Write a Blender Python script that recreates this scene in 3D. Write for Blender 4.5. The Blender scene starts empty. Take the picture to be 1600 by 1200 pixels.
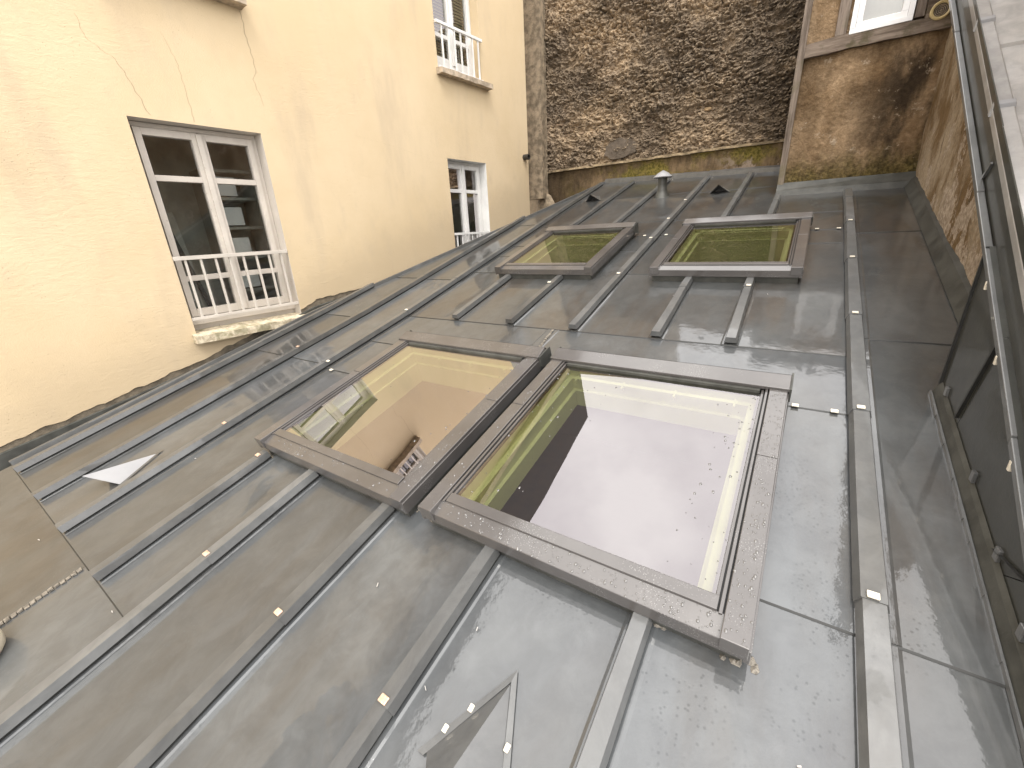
import bpy, bmesh, math, random
import numpy as np
from mathutils import Vector, Matrix, Euler

random.seed(7)
RNG = np.random.default_rng(11)
SC = bpy.context.scene
COL = SC.collection
R = math.radians
H = 1.3            # metres per layout unit (height of the eye above the lower roof)
ZC = 5.2           # eye height above the courtyard

# ------------------------------------------------------------------ camera
cam_d = bpy.data.cameras.new('camera')
cam = bpy.data.objects.new('camera', cam_d)
COL.objects.link(cam)
rr = Vector((0.83261928, 0.55150907, -0.05082202))
uu = Vector((-0.15139995, 0.31491249, 0.93696754))
ff = Vector((-0.53275059, 0.77244279, -0.34570066))
m = Matrix((rr, uu, -ff)).transposed().to_4x4()
m.translation = Vector((0, 0, ZC))
cam.matrix_world = m
cam_d.sensor_width = 36.0
cam_d.lens = 36.0 * 647.76 / 1600.0
cam_d.clip_start = 0.05
cam_d.clip_end = 600
SC.camera = cam

# ------------------------------------------------------------------ world, sun, exposure
SUN_EL, SUN_AZ = R(62), R(150)
world = bpy.data.worlds.new('World')
SC.world = world
world.use_nodes = True
wn, wl = world.node_tree.nodes, world.node_tree.links
wn.clear()
wo = wn.new('ShaderNodeOutputWorld')
bg = wn.new('ShaderNodeBackground')
bg.inputs['Strength'].default_value = 0.1
sky = wn.new('ShaderNodeTexSky')
sky.sky_type = 'NISHITA'
sky.sun_disc = False
sky.sun_elevation = SUN_EL
sky.sun_rotation = SUN_AZ
sky.air_density = 1.2
sky.dust_density = 3.0
hs = wn.new('ShaderNodeHueSaturation')
hs.inputs['Saturation'].default_value = 0.35
wl.new(sky.outputs[0], hs.inputs['Color'])
tc = wn.new('ShaderNodeTexCoord')
mp = wn.new('ShaderNodeMapping')
mp.inputs['Scale'].default_value = (1.0, 1.0, 1.8)
wl.new(tc.outputs['Generated'], mp.inputs['Vector'])
cl = wn.new('ShaderNodeTexNoise')
cl.inputs['Scale'].default_value = 2.6
cl.inputs['Detail'].default_value = 5
cl.inputs['Roughness'].default_value = 0.55
wl.new(mp.outputs[0], cl.inputs['Vector'])
cr = wn.new('ShaderNodeValToRGB')
cr.color_ramp.elements[0].position = 0.34
cr.color_ramp.elements[0].color = (8.2, 7.85, 7.9, 1)
cr.color_ramp.elements[1].position = 0.66
cr.color_ramp.elements[1].color = (11.8, 11.6, 11.2, 1)
wl.new(cl.outputs[0], cr.inputs[0])
mx = wn.new('ShaderNodeMix')
mx.data_type = 'RGBA'
mx.inputs[0].default_value = 0.88
wl.new(hs.outputs[0], mx.inputs[6])
wl.new(cr.outputs[0], mx.inputs[7])
wl.new(mx.outputs[2], bg.inputs['Color'])
wl.new(bg.outputs[0], wo.inputs['Surface'])

sun_d = bpy.data.lights.new('sun', 'SUN')
sun_d.energy = 0.7
sun_d.angle = R(25)
sun_d.color = (1.0, 0.96, 0.9)
sun = bpy.data.objects.new('sun', sun_d)
COL.objects.link(sun)
sd = Vector((math.sin(SUN_AZ) * math.cos(SUN_EL), math.cos(SUN_AZ) * math.cos(SUN_EL), math.sin(SUN_EL)))
sun.rotation_euler = (-sd).to_track_quat('-Z', 'Y').to_euler()
sun.location = (0, 0, 30)

vs = SC.view_settings
vs.view_transform = 'Standard'
vs.look = 'None'
vs.exposure = 1.75
vs.gamma = 1
vs.use_curve_mapping = False
SC.cycles.max_bounces = 10
SC.cycles.transparent_max_bounces = 16
SC.cycles.use_denoising = True
SC.cycles.sample_clamp_indirect = 8.0

# ------------------------------------------------------------------ node helpers
class NT:
    def __init__(self, name):
        self.m = bpy.data.materials.new(name)
        self.m.use_nodes = True
        self.n, self.l = self.m.node_tree.nodes, self.m.node_tree.links
        self.n.clear()
        self.out = self.n.new('ShaderNodeOutputMaterial')
        g = self.n.new('ShaderNodeNewGeometry')
        self.pos = g.outputs['Position']
        self.geo = g
    def con(self, v, s):
        if isinstance(v, (int, float)):
            s.default_value = v
        elif isinstance(v, tuple):
            s.default_value = v if len(v) == 4 or s.type == 'VECTOR' else v + (1,)
        else:
            self.l.new(v, s)
    def map(self, scale=(1, 1, 1), rot=(0, 0, 0), loc=(0, 0, 0), vec=None):
        x = self.n.new('ShaderNodeMapping')
        x.inputs['Scale'].default_value = scale
        x.inputs['Rotation'].default_value = rot
        x.inputs['Location'].default_value = loc
        self.l.new(vec or self.pos, x.inputs['Vector'])
        return x.outputs[0]
    def noise(self, scale, detail=4, rough=0.55, vec=None, dist=0.0):
        x = self.n.new('ShaderNodeTexNoise')
        x.inputs['Scale'].default_value = scale
        x.inputs['Detail'].default_value = detail
        x.inputs['Roughness'].default_value = rough
        x.inputs['Distortion'].default_value = dist
        self.l.new(vec or self.pos, x.inputs['Vector'])
        return x.outputs[0]
    def voro(self, scale, vec=None, feat='F1', rnd=1.0):
        x = self.n.new('ShaderNodeTexVoronoi')
        x.feature = feat
        x.inputs['Scale'].default_value = scale
        x.inputs['Randomness'].default_value = rnd
        self.l.new(vec or self.pos, x.inputs['Vector'])
        return x
    def step(self, v, a, b, lo=0.0, hi=1.0):
        x = self.n.new('ShaderNodeMapRange')
        x.interpolation_type = 'SMOOTHSTEP'
        self.con(v, x.inputs[0])
        x.inputs[1].default_value, x.inputs[2].default_value = a, b
        x.inputs[3].default_value, x.inputs[4].default_value = lo, hi
        return x.outputs[0]
    def math(self, op, a, b=0.0, clamp=False):
        x = self.n.new('ShaderNodeMath')
        x.operation = op
        x.use_clamp = clamp
        self.con(a, x.inputs[0]); self.con(b, x.inputs[1])
        return x.outputs[0]
    def mix(self, f, a, b, blend='MIX'):
        x = self.n.new('ShaderNodeMix')
        x.data_type = 'RGBA'
        x.blend_type = blend
        self.con(f, x.inputs[0]); self.con(a, x.inputs[6]); self.con(b, x.inputs[7])
        return x.outputs[2]
    def sep(self, v=None):
        x = self.n.new('ShaderNodeSeparateXYZ')
        self.l.new(v or self.pos, x.inputs[0])
        return x.outputs
    def rnd(self):
        return self.n.new('ShaderNodeObjectInfo').outputs['Random']
    def bump(self, h, dist=0.01, strength=1.0, normal=None):
        x = self.n.new('ShaderNodeBump')
        x.inputs['Strength'].default_value = strength
        x.inputs['Distance'].default_value = dist
        self.con(h, x.inputs['Height'])
        if normal: self.l.new(normal, x.inputs['Normal'])
        return x.outputs[0]
    def bsdf(self, color, rough=0.6, metal=0.0, normal=None, coat=None, coat_rough=0.03, coat_normal=None, spec=0.5, coat_ior=1.5):
        b = self.n.new('ShaderNodeBsdfPrincipled')
        self.con(color, b.inputs['Base Color'])
        self.con(rough, b.inputs['Roughness'])
        self.con(metal, b.inputs['Metallic'])
        b.inputs['Specular IOR Level'].default_value = spec
        if normal: self.l.new(normal, b.inputs['Normal'])
        if coat is not None:
            self.con(coat, b.inputs['Coat Weight'])
            self.con(coat_rough, b.inputs['Coat Roughness'])
            b.inputs['Coat IOR'].default_value = coat_ior
            if coat_normal: self.l.new(coat_normal, b.inputs['Coat Normal'])
        self.l.new(b.outputs[0], self.out.inputs['Surface'])
        return self.m

S1, S2, FY = R(14.48170167), R(15.78432259), R(4.05829396)

def zinc(name, base=(0.080, 0.086, 0.090), brown=(0.066, 0.063, 0.058), pale=(0.122, 0.130, 0.134), film=0.85, wav=0.0034, seed=0.0, brown_amt=0.9, metal=0.12, coat_ior=1.76):
    t = NT(name)
    along = t.map((2.6, 0.7, 0.7), loc=(seed, seed, 0))
    n1 = t.noise(1.3, 6, 0.6, along, 0.6)
    n2 = t.noise(2.1, 5, 0.62, t.map((1, 1, 1), loc=(3 + seed, 1, 0)))
    n3 = t.noise(11, 6, 0.66, t.map((1.0, 0.75, 0.75)), 0.5)
    c = t.mix(t.math('MULTIPLY', t.step(n1, 0.42, 0.68), 0.8 * brown_amt), base, brown)
    c = t.mix(t.math('MULTIPLY', t.step(n2, 0.5, 0.72), 0.6), c, pale)
    c = t.mix(0.36, c, t.mix(t.step(n3, 0.3, 0.7), (0.55, 0.55, 0.55), (1.35, 1.33, 1.3)), 'MULTIPLY')
    rv = t.rnd()
    c = t.mix(1.0, c, t.mix(rv, (0.76, 0.755, 0.75), (1.18, 1.19, 1.20)), 'MULTIPLY')
    # water film: almost everywhere, broken up into beads where it has drained
    f1 = t.noise(1.7, 7, 0.62, t.map((1, 0.6, 0.6), loc=(9 + seed, 2, 0)), 0.4)
    beads = t.voro(70)
    bead = t.step(beads.outputs['Distance'], 0.18, 0.30, 1.0, 0.0)
    bead_on = t.step(t.noise(3.1, 3, 0.5), 0.5, 0.62)
    fm = t.step(f1, 0.375, 0.388, 0.25, 1.0)
    fm = t.math('MULTIPLY', fm, t.math('SUBTRACT', 1.0, t.math('MULTIPLY', bead, t.math('MULTIPLY', bead_on, 0.6))))
    coat = t.math('MULTIPLY', fm, film)
    wavy = t.math('ADD', t.noise(3.2, 2, 0.5, t.map((1.0, 0.55, 0.55), loc=(seed, 0, 4))), t.math('MULTIPLY', t.noise(19, 4, 0.6), 0.13))
    fine = t.noise(90, 3, 0.6)
    nb = t.bump(wavy, wav / 0.1, 0.1)
    nb2 = t.bump(fine, 0.0006, 0.5, nb)
    rough = t.step(n2, 0.2, 0.8, 0.36, 0.5)
    return t.bsdf(c, rough, metal, nb2, coat, t.step(f1, 0.3, 0.7, 0.06, 0.02), nb, 0.35, coat_ior)

def plain(name, col, rough=0.5, metal=0.0, var=0.15, scale=6.0, bump=0.0, bscale=60, coat=None, spec=0.5):
    t = NT(name)
    n = t.noise(scale, 5, 0.6)
    c = t.mix(t.step(n, 0.3, 0.7), tuple(x * (1 - var) for x in col), tuple(min(1, x * (1 + var)) for x in col))
    nb = t.bump(t.noise(bscale, 4, 0.6), bump, 1.0) if bump else None
    return t.bsdf(c, t.step(n, 0.2, 0.8, max(0.02, rough - 0.06), min(1, rough + 0.06)), metal, nb, coat, spec=spec)

def glass(name, tint=(0.86, 0.9, 0.8), k=3.2, cap=0.6, wav=0.0, add=0.0):
    t = NT(name)
    tr = t.n.new('ShaderNodeBsdfTransparent')
    tr.inputs[0].default_value = tint + (1,)
    gl = t.n.new('ShaderNodeBsdfGlossy')
    gl.inputs['Roughness'].default_value = 0.006
    gl.inputs['Color'].default_value = (1.0, 0.945, 0.965, 1)
    fr = t.n.new('ShaderNodeFresnel')
    fr.inputs['IOR'].default_value = 1.5
    if wav:
        b = t.bump(t.noise(2.0, 1, 0.4), wav / 0.1, 0.1)
        t.l.new(b, gl.inputs['Normal'])
    f = t.math('MINIMUM', t.math('ADD', t.math('MULTIPLY', fr.outputs[0], k), add), cap)
    ms = t.n.new('ShaderNodeMixShader')
    t.l.new(f, ms.inputs[0]); t.l.new(tr.outputs[0], ms.inputs[1]); t.l.new(gl.outputs[0], ms.inputs[2])
    t.l.new(ms.outputs[0], t.out.inputs['Surface'])
    return t.m

M = {}
M['zinc'] = zinc('zinc_sheet')
M['zinc_darker'] = zinc('zinc_darker', base=(0.062, 0.065, 0.065), brown=(0.053, 0.046, 0.039), pale=(0.085, 0.088, 0.088), film=0.8, seed=11, brown_amt=1.2)
M['zinc_roll'] = zinc('zinc_roll', base=(0.112, 0.114, 0.113), brown=(0.088, 0.083, 0.073), pale=(0.155, 0.157, 0.155), film=0.5, wav=0.0008, seed=5, brown_amt=0.6)
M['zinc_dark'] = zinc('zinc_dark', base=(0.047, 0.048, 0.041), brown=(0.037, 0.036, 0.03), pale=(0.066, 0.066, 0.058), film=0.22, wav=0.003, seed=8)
M['zinc_light'] = zinc('zinc_light', base=(0.34, 0.33, 0.32), brown=(0.27, 0.24, 0.21), pale=(0.42, 0.41, 0.40), film=0.25, wav=0.001, seed=2, brown_amt=0.5)
M['flashing'] = plain('flashing', (0.065, 0.065, 0.057), 0.5, 0.1, 0.3, 9, 0.001, 40)
M['mortar'] = plain('mortar', (0.17, 0.14, 0.10), 0.9, 0, 0.35, 14, 0.006, 70)
M['crack'] = plain('crack_shadow', (0.30, 0.235, 0.155), 0.95)
M['solder'] = plain('solder', (0.20, 0.18, 0.15), 0.6, 0.2, 0.5, 60, 0.003, 120)
M['lip'] = plain('dark_fold_lap_shade', (0.025, 0.025, 0.023), 0.5, 0.1, 0.2, 20)  # near-black: shadow line of the laps in colour, also dark seam folds
M['dark'] = plain('dark_void', (0.02, 0.02, 0.018), 0.8)
M['gasket'] = plain('black_rubber', (0.02, 0.02, 0.02), 0.5)
M['rail'] = plain('bright_aluminium', (0.55, 0.53, 0.52), 0.3, 0.7, 0.1)
M['reveal'] = plain('cream_lining', (0.62, 0.61, 0.42), 0.55, 0, 0.04, 3)
M['floor'] = plain('brown_floor', (0.05, 0.03, 0.016), 0.4, 0, 0.35, 5)
M['room'] = plain('room_wall', (0.08, 0.06, 0.04), 0.8, 0, 0.06, 2)
M['room_dim'] = plain('dim_room', (0.42, 0.42, 0.38), 0.8, 0, 0.2, 2)
M['glass_sky'] = glass('skylight_glass', (0.55, 0.575, 0.44), 0.4, 0.5, 0.0016, 0.205)
M['glass'] = glass('window_glass', (0.80, 0.83, 0.80), 2.0, 0.5, 0.003, 0.06)
M['clip'] = plain('pale_clip', (0.78, 0.72, 0.60), 0.4, 0.1, 0.15, 90)
M['clip_copper'] = plain('copper_clip', (0.72, 0.50, 0.36), 0.4, 0.4, 0.3, 90)
M['concrete'] = plain('stone_sill', (0.42, 0.34, 0.25), 0.85, 0, 0.3, 18, 0.004, 60)
M['slate'] = plain('slate', (0.05, 0.038, 0.03), 0.55, 0, 0.3, 3)
M['cream_plastic'] = plain('cream_plastic', (0.62, 0.55, 0.42), 0.45, 0, 0.06, 5)
M['blind'] = plain('olive_blind', (0.22, 0.19, 0.10), 0.5, 0, 0.1)
M['hood_light'] = plain('pale_zinc', (0.30, 0.30, 0.305), 0.45, 0.1, 0.06, 6)
M['fleck'] = plain('pale_fleck', (0.45, 0.43, 0.40), 0.7)
M['ground'] = plain('courtyard', (0.12, 0.115, 0.105), 0.85, 0, 0.3, 3, 0.01, 30)
M['grille'] = plain('black_grille', (0.03, 0.028, 0.025), 0.5)
M['yellow_ring'] = plain('cream_vent', (0.62, 0.5, 0.26), 0.45, 0, 0.1, 20)
M['board'] = plain('board', (0.3, 0.3, 0.27), 0.6, 0, 0.1)

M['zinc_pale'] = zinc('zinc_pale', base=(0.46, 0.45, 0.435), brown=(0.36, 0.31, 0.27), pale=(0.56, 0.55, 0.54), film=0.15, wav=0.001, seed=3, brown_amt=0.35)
def mat_frame():
    t = NT('skylight_frame')
    n = t.noise(3.0, 5, 0.6)
    c = t.mix(t.step(n, 0.3, 0.7), (0.074, 0.067, 0.063), (0.102, 0.094, 0.089))
    sp = t.voro(180)
    d = t.step(sp.outputs['Distance'], 0.2, 0.3, 1.0, 0.0)
    on = t.step(t.noise(5, 3), 0.5, 0.6)
    k = t.math('MULTIPLY', d, on)
    c = t.mix(t.math('MULTIPLY', k, 0.45), c, (0.36, 0.35, 0.34))
    return t.bsdf(c, 0.38, 0.2, t.bump(k, 0.0008, 0.6), 0.9, t.step(n, 0.3, 0.7, 0.06, 0.16), None, 0.5, 1.65)
M['frame'] = mat_frame()

def mat_drop():
    t = NT('water_drop')
    return t.bsdf((0.13, 0.125, 0.12), 0.04, 0.0, None, 1.0, 0.01)
M['drop'] = mat_drop()

def mat_yellow():
    t = NT('yellow_render')
    s = t.sep()
    n1 = t.noise(0.9, 6, 0.6)
    n2 = t.noise(5.5, 6, 0.65, t.map((1, 1, 0.45)))
    c = t.mix(t.step(n1, 0.3, 0.7), (0.60, 0.472, 0.298), (0.66, 0.53, 0.352))
    c = t.mix(t.math('MULTIPLY', t.step(n2, 0.52, 0.75), 0.45), c, (0.55, 0.44, 0.30))
    # greyish wash-off streaks and a dirtier band near the foot of the wall
    dirt = t.step(t.noise(1.6, 6, 0.6, t.map((1.2, 1.2, 0.3), loc=(4, 0, 0))), 0.52, 0.72)
    c = t.mix(t.math('MULTIPLY', dirt, 0.5), c, (0.48, 0.385, 0.27))
    hr = t.math('SUBTRACT', s[2], t.math('ADD', t.math('MULTIPLY', s[1], 0.262), ZC - H))
    hr = t.math('ADD', hr, t.math('MULTIPLY', t.math('SUBTRACT', t.noise(3.0, 6, 0.65), 0.5), 0.7))
    c = t.mix(t.math('MULTIPLY', t.step(hr, 0.12, 0.62, 1.0, 0.0), 0.42), c, (0.44, 0.35, 0.235))
    pits = t.voro(38, t.map((1, 1, 1)))
    pit = t.math('MULTIPLY', t.step(pits.outputs['Distance'], 0.07, 0.13, 1.0, 0.0), t.step(t.noise(2.4, 3), 0.53, 0.6))
    c = t.mix(t.math('MULTIPLY', pit, 0.5), c, (0.35, 0.27, 0.17))
    sand = t.noise(110, 4, 0.7)
    trow = t.noise(9, 5, 0.6, t.map((1, 1, 2.6), rot=(0.35, 0, 0)), 1.2)
    h = t.math('ADD', t.math('MULTIPLY', sand, 0.30), t.math('MULTIPLY', trow, t.step(t.noise(0.7, 3), 0.4, 0.65, 0.25, 0.8)))
    h = t.math('SUBTRACT', h, t.math('MULTIPLY', pit, 0.6))
    return t.bsdf(c, 0.9, 0, t.bump(h, 0.009, 0.5), spec=0.2)
M['yellow'] = mat_yellow()

def mat_paint(name, col=(0.60, 0.545, 0.475), chip=(0.30, 0.22, 0.16), amt=0.66):
    t = NT(name)
    n = t.noise(46, 5, 0.7, t.map((1, 1, 0.5)))
    g = t.noise(4, 5, 0.6)
    c = t.mix(t.step(g, 0.35, 0.7), tuple(x * 0.86 for x in col), col)
    c = t.mix(t.step(n, amt, amt + 0.03), c, chip)
    return t.bsdf(c, 0.5, 0, t.bump(n, 0.002, 0.4))
M['paint'] = mat_paint('chipped_white_paint')
M['paint_clean'] = mat_paint('white_paint', (0.78, 0.77, 0.74), (0.5, 0.45, 0.4), 0.74)
M['upvc'] = plain('white_plastic', (0.8, 0.8, 0.8), 0.35, 0, 0.03)

def mat_sill():
    t = NT('mossy_sill')
    n = t.noise(24, 6, 0.7)
    g = t.noise(7, 4, 0.6)
    c = t.mix(t.step(n, 0.35, 0.65), (0.38, 0.31, 0.21), (0.68, 0.60, 0.44))
    c = t.mix(t.math('MULTIPLY', t.step(g, 0.5, 0.65), 0.7), c, (0.22, 0.20, 0.11))
    return t.bsdf(c, 0.9, 0, t.bump(n, 0.008, 0.8))
M['sill'] = mat_sill()

def mat_rubble():
    t = NT('rubble_mortar')
    n1 = t.noise(14, 7, 0.68)
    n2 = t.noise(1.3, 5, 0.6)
    n3 = t.noise(38, 5, 0.7)
    c = t.mix(t.step(n1, 0.3, 0.72), (0.135, 0.107, 0.079), (0.39, 0.31, 0.225))
    c = t.mix(t.math('MULTIPLY', t.step(n3, 0.56, 0.7), 0.6), c, (0.36, 0.29, 0.20))
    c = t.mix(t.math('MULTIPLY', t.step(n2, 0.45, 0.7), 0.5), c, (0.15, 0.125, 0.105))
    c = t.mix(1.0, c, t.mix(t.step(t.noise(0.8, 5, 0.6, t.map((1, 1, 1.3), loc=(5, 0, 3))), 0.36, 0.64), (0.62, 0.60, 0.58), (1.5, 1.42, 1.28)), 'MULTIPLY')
    post_shade = t.step(t.sep()[0], -1.15, -0.4)
    c = t.mix(t.math('MULTIPLY', t.math('MULTIPLY', post_shade, t.step(t.noise(2.0, 5, 0.6), 0.38, 0.55)), 0.75), c, (0.035, 0.027, 0.02))  # shade beside the corner post, put into the mortar colour in patches
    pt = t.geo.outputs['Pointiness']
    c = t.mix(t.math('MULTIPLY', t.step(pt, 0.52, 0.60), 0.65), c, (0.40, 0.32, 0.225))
    c = t.mix(t.math('MULTIPLY', t.step(pt, 0.40, 0.48, 1.0, 0.0), 0.75), c, (0.045, 0.033, 0.024))  # shade in the crevices painted into the colour
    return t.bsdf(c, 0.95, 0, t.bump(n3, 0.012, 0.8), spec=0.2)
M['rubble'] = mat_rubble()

def mat_stone():
    t = NT('field_stone')
    rv = t.rnd()
    n1 = t.noise(22, 6, 0.7)
    r = t.n.new('ShaderNodeValToRGB')
    e = r.color_ramp.elements
    e[0].position, e[0].color = 0.0, (0.10, 0.072, 0.052, 1)
    e[1].position, e[1].color = 1.0, (0.33, 0.25, 0.16, 1)
    for p, cc in ((0.35, (0.155, 0.12, 0.09, 1)), (0.7, (0.19, 0.147, 0.112, 1)), (0.92, (0.23, 0.18, 0.13, 1))):
        x = e.new(p); x.color = cc
    t.l.new(rv, r.inputs[0])
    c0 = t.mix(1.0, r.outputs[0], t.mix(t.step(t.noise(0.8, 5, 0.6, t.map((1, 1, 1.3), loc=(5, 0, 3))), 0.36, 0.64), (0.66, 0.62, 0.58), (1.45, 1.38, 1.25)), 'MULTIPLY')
    post_shade = t.step(t.sep()[0], -1.15, -0.4)
    c0 = t.mix(t.math('MULTIPLY', t.math('MULTIPLY', post_shade, t.step(t.noise(2.0, 5, 0.6), 0.38, 0.55)), 0.75), c0, (0.04, 0.03, 0.022))  # same painted shade beside the post, on the stones
    c = t.mix(1.0, c0, t.mix(t.step(n1, 0.3, 0.7), (0.55, 0.53, 0.5), (1.4, 1.38, 1.32)), 'MULTIPLY')
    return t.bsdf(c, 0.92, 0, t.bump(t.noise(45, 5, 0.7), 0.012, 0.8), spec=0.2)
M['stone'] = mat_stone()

def mat_mossband():
    t = NT('mossy_render')
    s = t.sep()
    n1 = t.noise(2.6, 6, 0.65)
    n2 = t.noise(10, 6, 0.7, t.map((1, 1, 0.35)))
    n3 = t.noise(30, 5, 0.7)
    c = t.mix(t.step(n2, 0.3, 0.7), (0.07, 0.05, 0.03), (0.20, 0.14, 0.08))
    xr = t.step(s[0], -3.9, -2.6)
    c = t.mix(t.step(s[0], -3.8, -2.9, 0.65, 0.0), c, (0.035, 0.024, 0.014))
    moss = t.math('MULTIPLY', t.step(n1, 0.42, 0.62), xr)
    c = t.mix(moss, c, t.mix(t.step(n3, 0.35, 0.65), (0.07, 0.062, 0.014), (0.21, 0.165, 0.045)))
    c = t.mix(t.math('MULTIPLY', t.step(t.noise(3.4, 5, 0.7, t.map((1, 1, 1), loc=(7, 0, 0))), 0.56, 0.64), t.step(s[0], -1.4, -0.6)), c, (0.30, 0.24, 0.19))
    return t.bsdf(c, 0.95, 0, t.bump(t.math('ADD', n2, n3), 0.02, 0.8), spec=0.15)
M['mossband'] = mat_mossband()

def mat_tan(name, zmoss, side=False):
    t = NT(name)
    s = t.sep()
    n1 = t.noise(2.3, 7, 0.65, t.map((1, 1, 0.6)))
    n2 = t.noise(9, 7, 0.7, t.map((1, 1, 0.5)))
    n3 = t.noise(34, 5, 0.7)
    if side:
        c = t.mix(t.step(n1, 0.38, 0.58), (0.42, 0.335, 0.235), (0.195, 0.125, 0.06))
        streak = t.noise(9, 8, 0.75, t.map((1, 1.6, 0.35), rot=(0.35, 0, 0)), 0.5)
        c = t.mix(t.math('MULTIPLY', t.step(streak, 0.55, 0.66), 0.8), c, (0.09, 0.06, 0.03))
        fl = t.noise(4.2, 9, 0.74, t.map((1, 1, 0.8), rot=(0.3, 0, 0), loc=(2, 8, 1)))
        low = t.step(s[2], ZC - 0.35, ZC + 0.9, 0.10, -0.09)
        c = t.mix(t.step(t.math('ADD', fl, low), 0.54, 0.56), c, t.mix(t.step(n3, 0.3, 0.7), (0.36, 0.285, 0.21), (0.50, 0.41, 0.32)))
    else:
        c = t.mix(t.step(n1, 0.35, 0.65), (0.17, 0.108, 0.055), (0.38, 0.27, 0.165))
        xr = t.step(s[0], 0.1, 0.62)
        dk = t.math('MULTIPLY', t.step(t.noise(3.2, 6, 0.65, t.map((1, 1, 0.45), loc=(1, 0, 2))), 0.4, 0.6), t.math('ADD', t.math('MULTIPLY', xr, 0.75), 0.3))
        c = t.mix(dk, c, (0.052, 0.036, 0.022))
        c = t.mix(t.math('MULTIPLY', t.step(t.noise(6.5, 6, 0.75), 0.6, 0.66), 0.8), c, (0.42, 0.34, 0.25))
    mossz = t.step(t.math('ADD', s[2], t.math('MULTIPLY', t.math('SUBTRACT', n2, 0.5), 0.5)), zmoss, zmoss + 0.35, 1.0, 0.0)
    if not side:
        mo = t.mix(t.step(n3, 0.35, 0.65), (0.05, 0.042, 0.012), (0.15, 0.115, 0.04))
        c = t.mix(t.math('MULTIPLY', mossz, 0.85), c, mo)
    c = t.mix(0.5, c, t.mix(t.step(n3, 0.3, 0.7), (0.6, 0.58, 0.55), (1.35, 1.35, 1.35)), 'MULTIPLY')
    return t.bsdf(c, 0.93, 0, t.bump(t.math('ADD', n2, t.math('MULTIPLY', n3, 0.5)), 0.035, 0.9), spec=0.2)

def mat_wood():
    t = NT('weathered_wood')
    g = t.noise(30, 6, 0.7, t.map((1, 1, 0.08)))
    g2 = t.noise(4, 5, 0.6)
    c = t.mix(t.step(g, 0.3, 0.7), (0.09, 0.07, 0.055), (0.27, 0.22, 0.18))
    c = t.mix(t.math('MULTIPLY', t.step(g2, 0.5, 0.66), 0.6), c, (0.11, 0.10, 0.05))
    return t.bsdf(c, 0.85, 0, t.bump(g, 0.008, 0.8), spec=0.25)
M['wood'] = mat_wood()

def mat_beam():
    t = NT('weathered_beam')
    g = t.noise(26, 6, 0.7, t.map((0.1, 1, 1)))
    g2 = t.noise(4.5, 5, 0.6)
    c = t.mix(t.step(g, 0.3, 0.7), (0.085, 0.062, 0.045), (0.25, 0.2, 0.16))
    c = t.mix(t.math('MULTIPLY', t.step(g2, 0.5, 0.62), 0.75), c, (0.07, 0.06, 0.03))
    return t.bsdf(c, 0.85, 0, t.bump(g, 0.008, 0.8), spec=0.25)
M['beam'] = mat_beam()

# ------------------------------------------------------------------ geometry helpers
def wp(x, y, z):
    return Vector((x * H, y * H, z * H + ZC))
V0 = 1.984
def rp(u, v, o=0.0):
    """point on the roof: u across, v up the slope, o off the surface (layout units)"""
    if v < V0:
        return wp(u, v * math.cos(S1) - o * math.sin(S1), -1 + v * math.sin(S1) + o * math.cos(S1))
    w = v - V0
    return wp(u, V0 * math.cos(S1) + w * math.cos(S2) - o * math.sin(S2), -1 + V0 * math.sin(S1) + w * math.sin(S2) + o * math.cos(S2))
FD = Vector((math.sin(FY), math.cos(FY), 0)); FN = Vector((math.cos(FY), -math.sin(FY), 0))
FA = FN * Vector((-3.37736329, 0.0811194, 0)).dot(FN)
def fp(s, d, z):
    """point on the yellow facade: s along it, d into the wall, z height"""
    q = FA + FD * s - FN * d
    return wp(q.x, q.y, z)

class MB:
    def __init__(self):
        self.v, self.f, self.mi = [], [], []
    def add(self, vs, fs, mi=0):
        b = len(self.v)
        self.v += [Vector(x) for x in vs]
        for f in fs:
            self.f.append(tuple(i + b for i in f)); self.mi.append(mi)
    def box8(self, p, mi=0):
        """p: 8 points, bottom ring 0-3 then top ring 4-7"""
        self.add(p, [(3, 2, 1, 0), (4, 5, 6, 7), (0, 1, 5, 4), (1, 2, 6, 5), (2, 3, 7, 6), (3, 0, 4, 7)], mi)
    def box(self, fn, a, b, mi=0):
        (x0, y0, z0), (x1, y1, z1) = a, b
        self.box8([fn(x0, y0, z0), fn(x1, y0, z0), fn(x1, y1, z0), fn(x0, y1, z0), fn(x0, y0, z1), fn(x1, y0, z1), fn(x1, y1, z1), fn(x0, y1, z1)], mi)
    def build(self, name, mat, parent=None, smooth=False, bevel=0.0):
        me = bpy.data.meshes.new(name)
        off = parent.matrix_world.translation if parent else Vector()
        off = Vector(WLOC.get(parent.name, (0, 0, 0))) if parent else Vector()
        me.from_pydata([tuple(x - off) for x in self.v], [], self.f)
        mats = mat if isinstance(mat, (list, tuple)) else [mat]
        for mm in mats: me.materials.append(mm)
        if len(mats) > 1:
            for p, i in zip(me.polygons, self.mi): p.material_index = i
        bm = bmesh.new(); bm.from_mesh(me)
        bmesh.ops.recalc_face_normals(bm, faces=bm.faces)
        if bevel:
            ed = [e for e in bm.edges if len(e.link_faces) == 2 and e.calc_face_angle(0) > 0.6]
            if ed: bmesh.ops.bevel(bm, geom=ed, offset=bevel, segments=2, affect='EDGES', profile=0.5)
        bm.to_mesh(me); bm.free()
        if smooth:
            for p in me.polygons: p.use_smooth = True
        o = bpy.data.objects.new(name, me)
        COL.objects.link(o)
        if parent: o.parent = parent
        WLOC[o.name] = tuple(off)
        return o
WLOC = {}
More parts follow.
